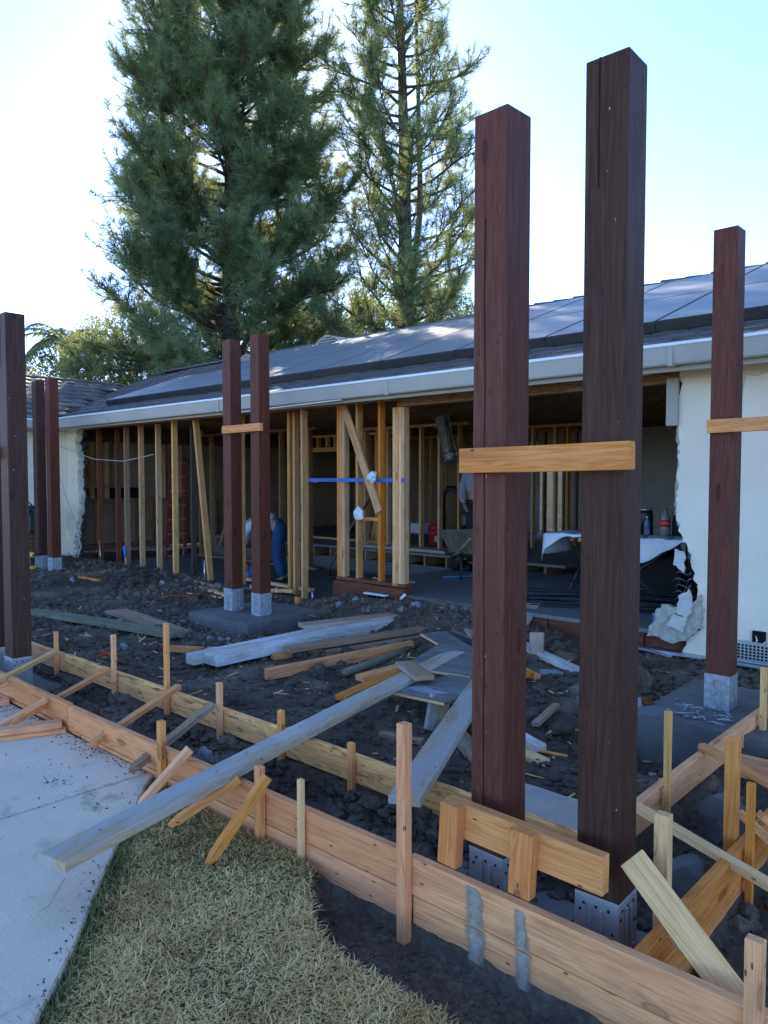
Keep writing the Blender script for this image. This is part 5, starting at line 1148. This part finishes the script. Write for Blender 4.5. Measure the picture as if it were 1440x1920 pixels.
# ================================================================== PEOPLE
M['shirt2'] = plain('grey_shirt', (.26, .27, .29), .85, 0, .1, 20)
def skin(name, joints, edges, mat, parent, root=0, sub=2, mats=None):
    me = bpy.data.meshes.new(name); me.from_pydata([j[0] for j in joints], edges, []); me.update()
    o = link(name, me, mat, Matrix.Identity(4), parent)
    md = o.modifiers.new('skin', 'SKIN'); md.use_smooth_shade = True
    sv = me.skin_vertices[0].data
    for k, j in enumerate(joints):
        r_ = j[1]; sv[k].radius = (r_, r_) if not isinstance(r_, tuple) else r_
    sv[root].use_root = True
    s = o.modifiers.new('sub', 'SUBSURF'); s.levels = sub; s.render_levels = sub
    return o
def person(base, fw, pose, label, cols):
    """pose: joint name -> (forward, left, up) metres from the feet"""
    base = Vector(base); fw = Vector(fw).normalized(); lf = Vector((-fw.y, fw.x, 0))
    J = {k: base + fw * a + lf * b2 + Vector((0, 0, c)) for k, (a, b2, c) in pose.items()}
    pe = empty('person', base, label, 'person')
    j = [(J['hip'], .14), (J['waist'], (.15, .11)), (J['chest'], (.17, .12)), (J['neck0'], .075), (J['neck'], .055), (J['head'], .085), (J['crown'], .07)]
    e = [(0, 1), (1, 2), (2, 3), (3, 4), (4, 5), (5, 6)]
    for s in ('l', 'r'):
        k = len(j); j += [(J['sh_' + s], .06), (J['el_' + s], .045), (J['wr_' + s], .032)]; e += [(2, k), (k, k + 1), (k + 1, k + 2)]
        k = len(j); j += [(J['hp_' + s], .095), (J['kn_' + s], .065), (J['an_' + s], .045), (J['to_' + s], .035)]; e += [(0, k), (k, k + 1), (k + 1, k + 2), (k + 2, k + 3)]
    skin('body', j, e, 'skin', pe)
    # clothing a little outside the body
    g = 1.16
    j = [(J['hip'], .165), (J['hip'].lerp(J['waist'], .55), (.165, .13))]; e = [(0, 1)]
    for s in ('l', 'r'):
        k = len(j); j += [(J['hp_' + s], .112), (J['kn_' + s], .085), (J['an_' + s].lerp(J['kn_' + s], .06), .075)]; e += [(0, k), (k, k + 1), (k + 1, k + 2)]
    skin('trousers', j, e, cols[1], pe)
    j = [(J['hip'].lerp(J['waist'], .5), (.17, .14)), (J['waist'], (.175, .135)), (J['chest'], (.195, .14)), (J['neck0'], .09)]; e = [(0, 1), (1, 2), (2, 3)]
    for s in ('l', 'r'):
        k = len(j); j += [(J['sh_' + s], .078), (J['el_' + s], .062), (J['wr_' + s].lerp(J['el_' + s], .12), .05)]; e += [(2, k), (k, k + 1), (k + 1, k + 2)]
    skin('shirt', j, e, cols[0], pe)
    up = (J['crown'] - J['neck']).normalized(); hf = fw - up * fw.dot(up); hf = hf.normalized() if hf.length > .2 else -up.cross(lf).normalized()
    hl = up.cross(hf)
    hd = Matrix((hf, hl, up)).transposed().to_4x4(); hd.translation = J['head'] + up * .02
    V = IV2 * np.array([.1, .082, .115]); V = np.where(V[:, [2]] > -.01, V * 1.05, V * .9); V[:, 0] -= .012
    hr = raw('hair', [tuple(v_) for v_ in V[:, :]], [tuple(f) for f in IF2 if np.mean(V[f, 2]) > .0 - .5 * np.mean(V[f, 0]) * -1 or np.mean(V[f, 0]) < -.03], 'hair', pe, True, hd @ Matrix.Translation((0, 0, .022)))
    for s in (-1, 1):
        lathe('ear', hd @ Vector((0, s * .083, -.01)), [(.018, -.008), (.024, 0), (.014, .008)], 'skin', pe, 8, hl)
        lathe('eye', hd @ Vector((.083, s * .03, .0)), [(.004, -.004), (.012, 0), (.004, .006)], 'hair', pe, 8, hf)
    tube('nose', [hd @ Vector((.085, 0, .005)), hd @ Vector((.108, 0, -.028))], [.008, .014], 'skin', pe, 6); tube('mouth', [hd @ Vector((.088, -.022, -.055)), hd @ Vector((.088, .022, -.055))], .005, 'iron', pe, 6)
    for s, sg in (('l', 1), ('r', -1)):
        w, el = J['wr_' + s], J['el_' + s]; dn = (w - el).normalized(); sd_ = (lf - dn * lf.dot(dn)).normalized(); nn = dn.cross(sd_)
        hj = [(w, .03), (w + dn * .045, (.026, .036)), (w + dn * .085, (.02, .036))]; he = [(0, 1), (1, 2)]
        for f_ in range(4):
            off = nn * (-.03 + .02 * f_); ln = (.068, .08, .076, .06)[f_]; k = len(hj)
            hj += [(w + dn * .09 + off, .0095), (w + dn * (.09 + ln * .55) + off + sd_ * .006 * -sg, .0085), (w + dn * (.09 + ln * .9) + off - sd_ * .03 * sg, .0075)]; he += [(2, k), (k, k + 1), (k + 1, k + 2)]
        k = len(hj); hj += [(w + dn * .05 - nn * .045, .011), (w + dn * .085 - nn * .062 - sd_ * .015 * sg, .009)]; he += [(1, k), (k, k + 1)]
        skin('hand', hj, he, 'skin', pe, 0, 1)
        an, to = J['an_' + s], J['to_' + s]; dv = to - an; dv.z = 0
        A1 = Vector((an.x, an.y, base.z)) - dv * .35; B1 = Vector((an.x, an.y, base.z)) + dv * 1.25
        o = board('boot', A1 + Vector((0, 0, .05)), B1 + Vector((0, 0, .04)), .095, .09, 'leather', parent=pe, bev=.03)
    return pe, J
bend = dict(hip=(-.02, 0, .93), waist=(.14, 0, 1.0), chest=(.42, 0, .93), neck0=(.55, 0, .83), neck=(.62, 0, .77), head=(.70, 0, .68), crown=(.78, 0, .6),
            sh_l=(.46, .19, .86), el_l=(.56, .23, .58), wr_l=(.68, .16, .36), sh_r=(.46, -.19, .86), el_r=(.6, -.22, .57), wr_r=(.75, -.12, .33),
            hp_l=(-.02, .1, .86), kn_l=(.02, .12, .47), an_l=(-.08, .13, .08), to_l=(.08, .14, .04), hp_r=(-.02, -.1, .86), kn_r=(.0, -.12, .47), an_r=(-.1, -.13, .08), to_r=(.06, -.15, .04))
pe, J = person((-9.15, 7.5, -.03), (-.735, -.678, 0), bend, 'person in pale shirt and blue jeans bending down behind the middle posts', ('shirt', 'jeans'))
stand = dict(hip=(0, 0, .95), waist=(.0, 0, 1.1), chest=(.01, 0, 1.32), neck0=(0, 0, 1.46), neck=(.01, 0, 1.52), head=(.02, 0, 1.61), crown=(.02, 0, 1.7),
             sh_l=(0, .2, 1.4), el_l=(-.03, .26, 1.13), wr_l=(.12, .22, .95), sh_r=(0, -.2, 1.4), el_r=(-.02, -.26, 1.13), wr_r=(.16, -.2, .98),
             hp_l=(0, .1, .88), kn_l=(.03, .11, .48), an_l=(-.02, .12, .08), to_l=(.14, .15, .04), hp_r=(0, -.1, .88), kn_r=(.02, -.11, .48), an_r=(-.04, -.12, .08), to_r=(.12, -.15, .04))
pe2, J2 = person((-6.50, 9.1, .25), (.5, -.85, 0), stand, 'person in pale shirt and dark trousers with tool belt behind the wheelbarrow', ('shirt2', 'dark_cloth'))
lathe('tool_belt', (-6.50, 9.1, 1.2), [(.17, 0), (.185, .04), (.18, .09)], 'leather', pe2, 16)
for s in (-1, 1): bx('pouch', -6.50 + s * .17 - .06, -6.50 + s * .17 + .06, 8.95, 9.07, 1.06, 1.24, 'leather', pe2, .02)

# ================================================================== TREES
M['bark'] = plain('pine_bark', (.075, .055, .045), .95, 0, .4, 5, bumpd=.03)
M['needle'] = leaf_mat('pine_needles', (.08, .145, .075), (.145, .215, .095), .4, (.3, .32, .11))
M['leaf'] = leaf_mat('broad_leaves', (.05, .085, .03), (.11, .15, .05), .45, (.22, .26, .06))
M['leaf2'] = leaf_mat('olive_leaves', (.06, .075, .035), (.14, .15, .07), .4, (.24, .23, .08))
M['palm'] = leaf_mat('palm_fronds', (.05, .085, .06), (.10, .14, .09), .35, (.16, .2, .08))
def tubes_np(segs, n=5):
    """segs: list of (P0, P1, r0, r1) -> verts, quads"""
    S = np.array([np.concatenate([a, b2, [r0, r1]]) for a, b2, r0, r1 in segs]); A_, B_, r0, r1 = S[:, :3], S[:, 3:6], S[:, 6], S[:, 7]
    d = B_ - A_; d /= np.linalg.norm(d, axis=1, keepdims=True) + 1e-9
    a = np.cross(d, np.where(np.abs(d[:, [2]]) > .9, [[1., 0, 0]], [[0, 0, 1.]])); a /= np.linalg.norm(a, axis=1, keepdims=True); b_ = np.cross(d, a)
    t = np.arange(n) * 2 * np.pi / n; ring = a[:, None] * np.cos(t)[None, :, None] + b_[:, None] * np.sin(t)[None, :, None]
    V = np.concatenate([A_[:, None] + ring * r0[:, None, None], B_[:, None] + ring * r1[:, None, None]], 1).reshape(-1, 3)
    k = np.arange(n); k2 = (k + 1) % n; q_ = np.stack([k, k2, n + k2, n + k], 1)
    return V, (q_[None] + (np.arange(len(S)) * 2 * n)[:, None, None]).reshape(-1, 4)
def needles(P, D, rng_, nn=26, L=.30, w=.0075, axis=.22):
    """bottle brush shoots: P tuft bases, D unit shoot directions"""
    n = len(P); t = rng_.uniform(0, 1, (n, nn)); a = rng_.uniform(0, 6.283, (n, nn)); el = rng_.normal(.85, .28, (n, nn))
    h = np.where(np.abs(D[:, [2]]) > .9, [[1., 0, 0]], [[0, 0, 1.]]); U = np.cross(D, h); U /= np.linalg.norm(U, axis=1, keepdims=True); W = np.cross(D, U)
    R_ = U[:, None] * np.cos(a)[..., None] + W[:, None] * np.sin(a)[..., None]
    nd_ = D[:, None] * np.cos(el)[..., None] + R_ * np.sin(el)[..., None]; nd_[..., 2] -= .12
    base = P[:, None] + D[:, None] * (t * axis)[..., None]; ln = L * rng_.uniform(.75, 1.15, (n, nn))
    tip = base + nd_ * ln[..., None]
    side = np.cross(nd_, rng_.normal(size=nd_.shape)); side /= np.linalg.norm(side, axis=-1, keepdims=True) + 1e-9
    V = np.stack([base - side * w, base + side * w, tip], 2).reshape(-1, 3)
    return V, np.arange(len(V)).reshape(-1, 3)
def pine(base, H, env, nb, seed, label, rise=(.3, .9), twig=1.0, nn=26, lean=(0, 0), dens=1.0, tr=.32, fork=False, zmin=.1):
    q = np.random.default_rng(seed); base = np.array(base, float)
    tp = lambda f: base + np.array([lean[0] * f, lean[1] * f, H * f]) + np.array([.12 * math.sin(5 * f + seed), .12 * math.cos(4 * f + seed), 0])
    seg = []; fs = np.linspace(0, 1, 25)
    for a, b2 in zip(fs[:-1], fs[1:]): seg.append((tp(a), tp(b2), tr * (1 - a * .93), tr * (1 - b2 * .93)))
    if fork:
        off = np.array([.35, .3, 0]); 
        for a, b2 in zip(fs[8:-4], fs[9:-3]): seg.append((tp(a) + off * min(1, (a - .3) * 6), tp(b2) + off * min(1, (b2 - .3) * 6), tr * .5 * (1 - a), tr * .5 * (1 - b2)))
    br = []; tP = []; tD = []
    for k in range(nb):
        f = zmin + (.99 - zmin) * (k + q.random()) / nb; az = k * 2.399 + q.normal(0, .4); L = env(f) * q.uniform(.72, 1.0)
        o = tp(f); d0 = np.array([math.cos(az), math.sin(az), 0]); pts = [o]; el = q.uniform(*rise) - .2 - .55 * (1 - f) ** 2; n = 6
        for s in range(n):
            el += .10 + q.normal(0, .07); dd = d0 * math.cos(el) + np.array([0, 0, math.sin(el)]) + q.normal(0, .06, 3)
            pts.append(pts[-1] + dd / np.linalg.norm(dd) * L / n)
        r0 = .02 + .014 * L
        for s in range(n): br.append((pts[s], pts[s + 1], r0 * (1 - s / n * .85), r0 * (1 - (s + 1) / n * .85)))
        m_ = max(4, int(L * 5.2 * dens))
        for _ in range(m_):
            s = q.uniform(.22, 1) ** .8; i_ = min(n - 1, int(s * n)); p_ = pts[i_] + (pts[i_ + 1] - pts[i_]) * (s * n - i_)
            dirb = pts[i_ + 1] - pts[i_]; dirb /= np.linalg.norm(dirb)
            dd = dirb * .7 + q.normal(0, .55, 3) + np.array([0, 0, .35]); dd /= np.linalg.norm(dd); l2 = q.uniform(.35, 1.0) * twig * (1.15 - .4 * s)
            e_ = p_ + dd * l2; e2 = e_ + (dd + np.array([0, 0, .5])) / np.linalg.norm(dd + np.array([0, 0, .5])) * l2 * .4
            br.append((p_, e_, .016, .01)); br.append((e_, e2, .01, .006))
            nt_ = 2 + int(q.random() * 2)
            for u in range(nt_):
                g_ = (u + .6) / nt_; pp = p_ + (e_ - p_) * g_; d3 = dd + q.normal(0, .45, 3) + np.array([0, 0, .2]); tP.append(pp); tD.append(d3 / np.linalg.norm(d3))
            d4 = dd + np.array([0, 0, .5]) + q.normal(0, .2, 3); tP.append(e2 - d4 / np.linalg.norm(d4) * .1); tD.append(d4 / np.linalg.norm(d4))
    t_ = empty('pine_tree', base, label, 'tree')
    V, Fq = tubes_np(seg, 9); npmesh('trunk', V, Fq, 'bark', t_, True, tuple(base)); V, Fq = tubes_np(br, 4); npmesh('branches', V, Fq, 'bark', t_, True, tuple(base))
    V, Ft = needles(np.array(tP), np.array(tD), q, nn); npmesh('crown', V, Ft, M['needle'], t_, False, tuple(base))
    print('pine', len(tP))
env1 = lambda f: np.interp(f, [0, .08, .2, .4, .6, .8, .92, 1], [4.2, 5.0, 4.9, 4.3, 3.7, 2.9, 1.6, .3])
B1 = np.array((-19.956, 14.274, 1.596)); B1[2] = 0
pine(B1, 21.0, env1, 280, 5, 'broad dense dark pine tree behind the house', (.15, .75), 1.0, 30, (.3, 0), 1.75, .42, zmin=.06)
env2 = lambda f: np.interp(f, [0, .1, .25, .5, .75, .92, 1], [2.8, 3.5, 3.4, 3.0, 2.3, 1.3, .3])
B2 = np.array((-15.280, 17.227, 1.596)); B2[2] = 0
pine(B2, 20.5, env2, 125, 12, 'slimmer open pine tree with visible forked trunk behind the house', (.35, 1.0), .95, 26, (0, .2), 1.15, .34, True, zmin=.1)
def leafcloud(name, base, blobs, n, size, mat, label, seed, trunk=.12):
    q = np.random.default_rng(seed); b_ = np.array(blobs, float); wts = (b_[:, 3] ** 2.2); wts /= wts.sum()
    k = q.choice(len(b_), n, p=wts); d = q.normal(size=(n, 3)); d /= np.linalg.norm(d, axis=1, keepdims=True); rad = b_[k, 3] * q.uniform(.35, 1.05, n) ** .5
    rad *= 1 + .25 * np.sin(d[:, 0] * 9 + k) * np.cos(d[:, 1] * 8 + k * 2)
    P = b_[k, :3] + d * rad[:, None] * np.array([1, 1, .85]); u = q.normal(size=(n, 3)); u /= np.linalg.norm(u, axis=1, keepdims=True); v_ = np.cross(u, q.normal(size=(n, 3))); v_ /= np.linalg.norm(v_, axis=1, keepdims=True)
    s = size * q.uniform(.6, 1.3, (n, 1)); V = np.stack([P - u * s, P + v_ * s * .45, P + u * s, P - v_ * s * .45], 1).reshape(-1, 3)
    t_ = empty('broadleaf_tree', base, label, 'tree'); npmesh('crown', V, np.arange(4 * n).reshape(-1, 4), M[mat], t_, False, tuple(base))
    seg = []; base = np.array(base, float)
    for bb in b_:
        m_ = base + (bb[:3] - base) * .45 + q.normal(0, .2, 3); seg += [(base, m_, trunk, trunk * .6), (m_, bb[:3], trunk * .6, trunk * .15)]
    V, Fq = tubes_np(seg, 6); npmesh('trunk', V, Fq, 'bark', t_, True, tuple(base))
def at(px_list, depth): return px_list
c1 = [(-18.522, 20.072, 7.997), (-19.274, 20.030, 7.535), (-17.529, 20.959, 7.522), (-16.991, 22.125, 7.341), (-19.471, 19.138, 7.047), (-17.623, 22.296, 8.529), (-17.596, 20.170, 6.760)]
leafcloud('t', (c1[0][0], c1[0][1], 0), [(*p, r_) for p, r_ in zip(c1, (1.1, .9, 1.2, 1.0, .8, .9, 1.0))], 9000, .07, 'leaf', 'bright green leafy tree behind the open pine', 31)
c2 = [(-24.409, 10.377, 5.091), (-23.855, 10.898, 5.260), (-23.726, 11.719, 5.595), (-22.670, 11.981, 5.091), (-24.960, 9.853, 4.838), (-22.983, 10.997, 4.853)]
leafcloud('t', (c2[1][0], c2[1][1], 0), [(*p, r_) for p, r_ in zip(c2, (.75, .85, .9, .8, .7, .8))], 6500, .06, 'leaf2', 'olive green bushy tree behind the wing roof', 32)
c3 = [(-24.929, 12.705, 6.479), (-24.407, 13.220, 7.028), (-23.909, 13.625, 6.114)]
leafcloud('t', (c3[1][0], c3[1][1], 0), [(*p, r_) for p, r_ in zip(c3, (.8, .7, .9))], 3500, .06, 'leaf2', 'yellowish tree between palm and dense pine', 33)
c4 = [(-20.712, 17.959, 6.477), (-22.237, 16.528, 6.097), (-23.908, 14.974, 5.907), (-19.882, 18.742, 6.762)]
leafcloud('t', (c4[1][0], c4[1][1], 0), [(*p, r_) for p, r_ in zip(c4, (1.2, 1.3, 1.2, 1.0))], 8000, .07, 'leaf', 'green leafy tree low behind the dense pine', 34)
# palm
pb = np.array((-24.896, 11.351, 6.116)); pt = empty('palm_tree', (pb[0], pb[1], 0), 'feathery palm rising behind the wing roof', 'palm tree')
q = np.random.default_rng(8); V = []; 
tube('trunk', [(pb[0], pb[1], 0), (pb[0] + .1, pb[1], pb[2] * .5), (pb[0], pb[1], pb[2])], [.2, .15, .13], 'bark', pt, 8)
for k in range(17):
    az = k * 2.4; el = q.uniform(.2, 1.25); p_ = pb.copy(); d0 = np.array([math.cos(az), math.sin(az), 0]); pts = []
    for s in range(16):
        pts.append(p_.copy()); el -= .10 + .02 * q.random(); dd = d0 * math.cos(el) + np.array([0, 0, math.sin(el)]); p_ = p_ + dd * .125
    V = []; 
    for s in range(2, 16):
        dd = pts[s] - pts[s - 1]; dd /= np.linalg.norm(dd); sdv = np.cross(dd, [0, 0, 1.]); sdv /= np.linalg.norm(sdv) + 1e-6
        for sg in (-1, 1):
            for u in range(3):
                b0 = pts[s] - dd * .04 * u; L = .42 * math.sin(math.pi * min(1, (s + 2) / 17)) + .08; tip = b0 + (sdv * sg * .8 + dd * .55 + np.array([0, 0, -.35 + q.normal(0, .12)])) * L; w = dd * .03
                V += [b0 - w, b0 + w, tip]
    npmesh('frond', np.array(V), np.arange(len(V)).reshape(-1, 3), M['palm'], pt, False, tuple(pb)); tube('stem', [tuple(p__) for p__ in pts], [.02 * (1 - s / 18) for s in range(16)], 'bark', pt, 4)
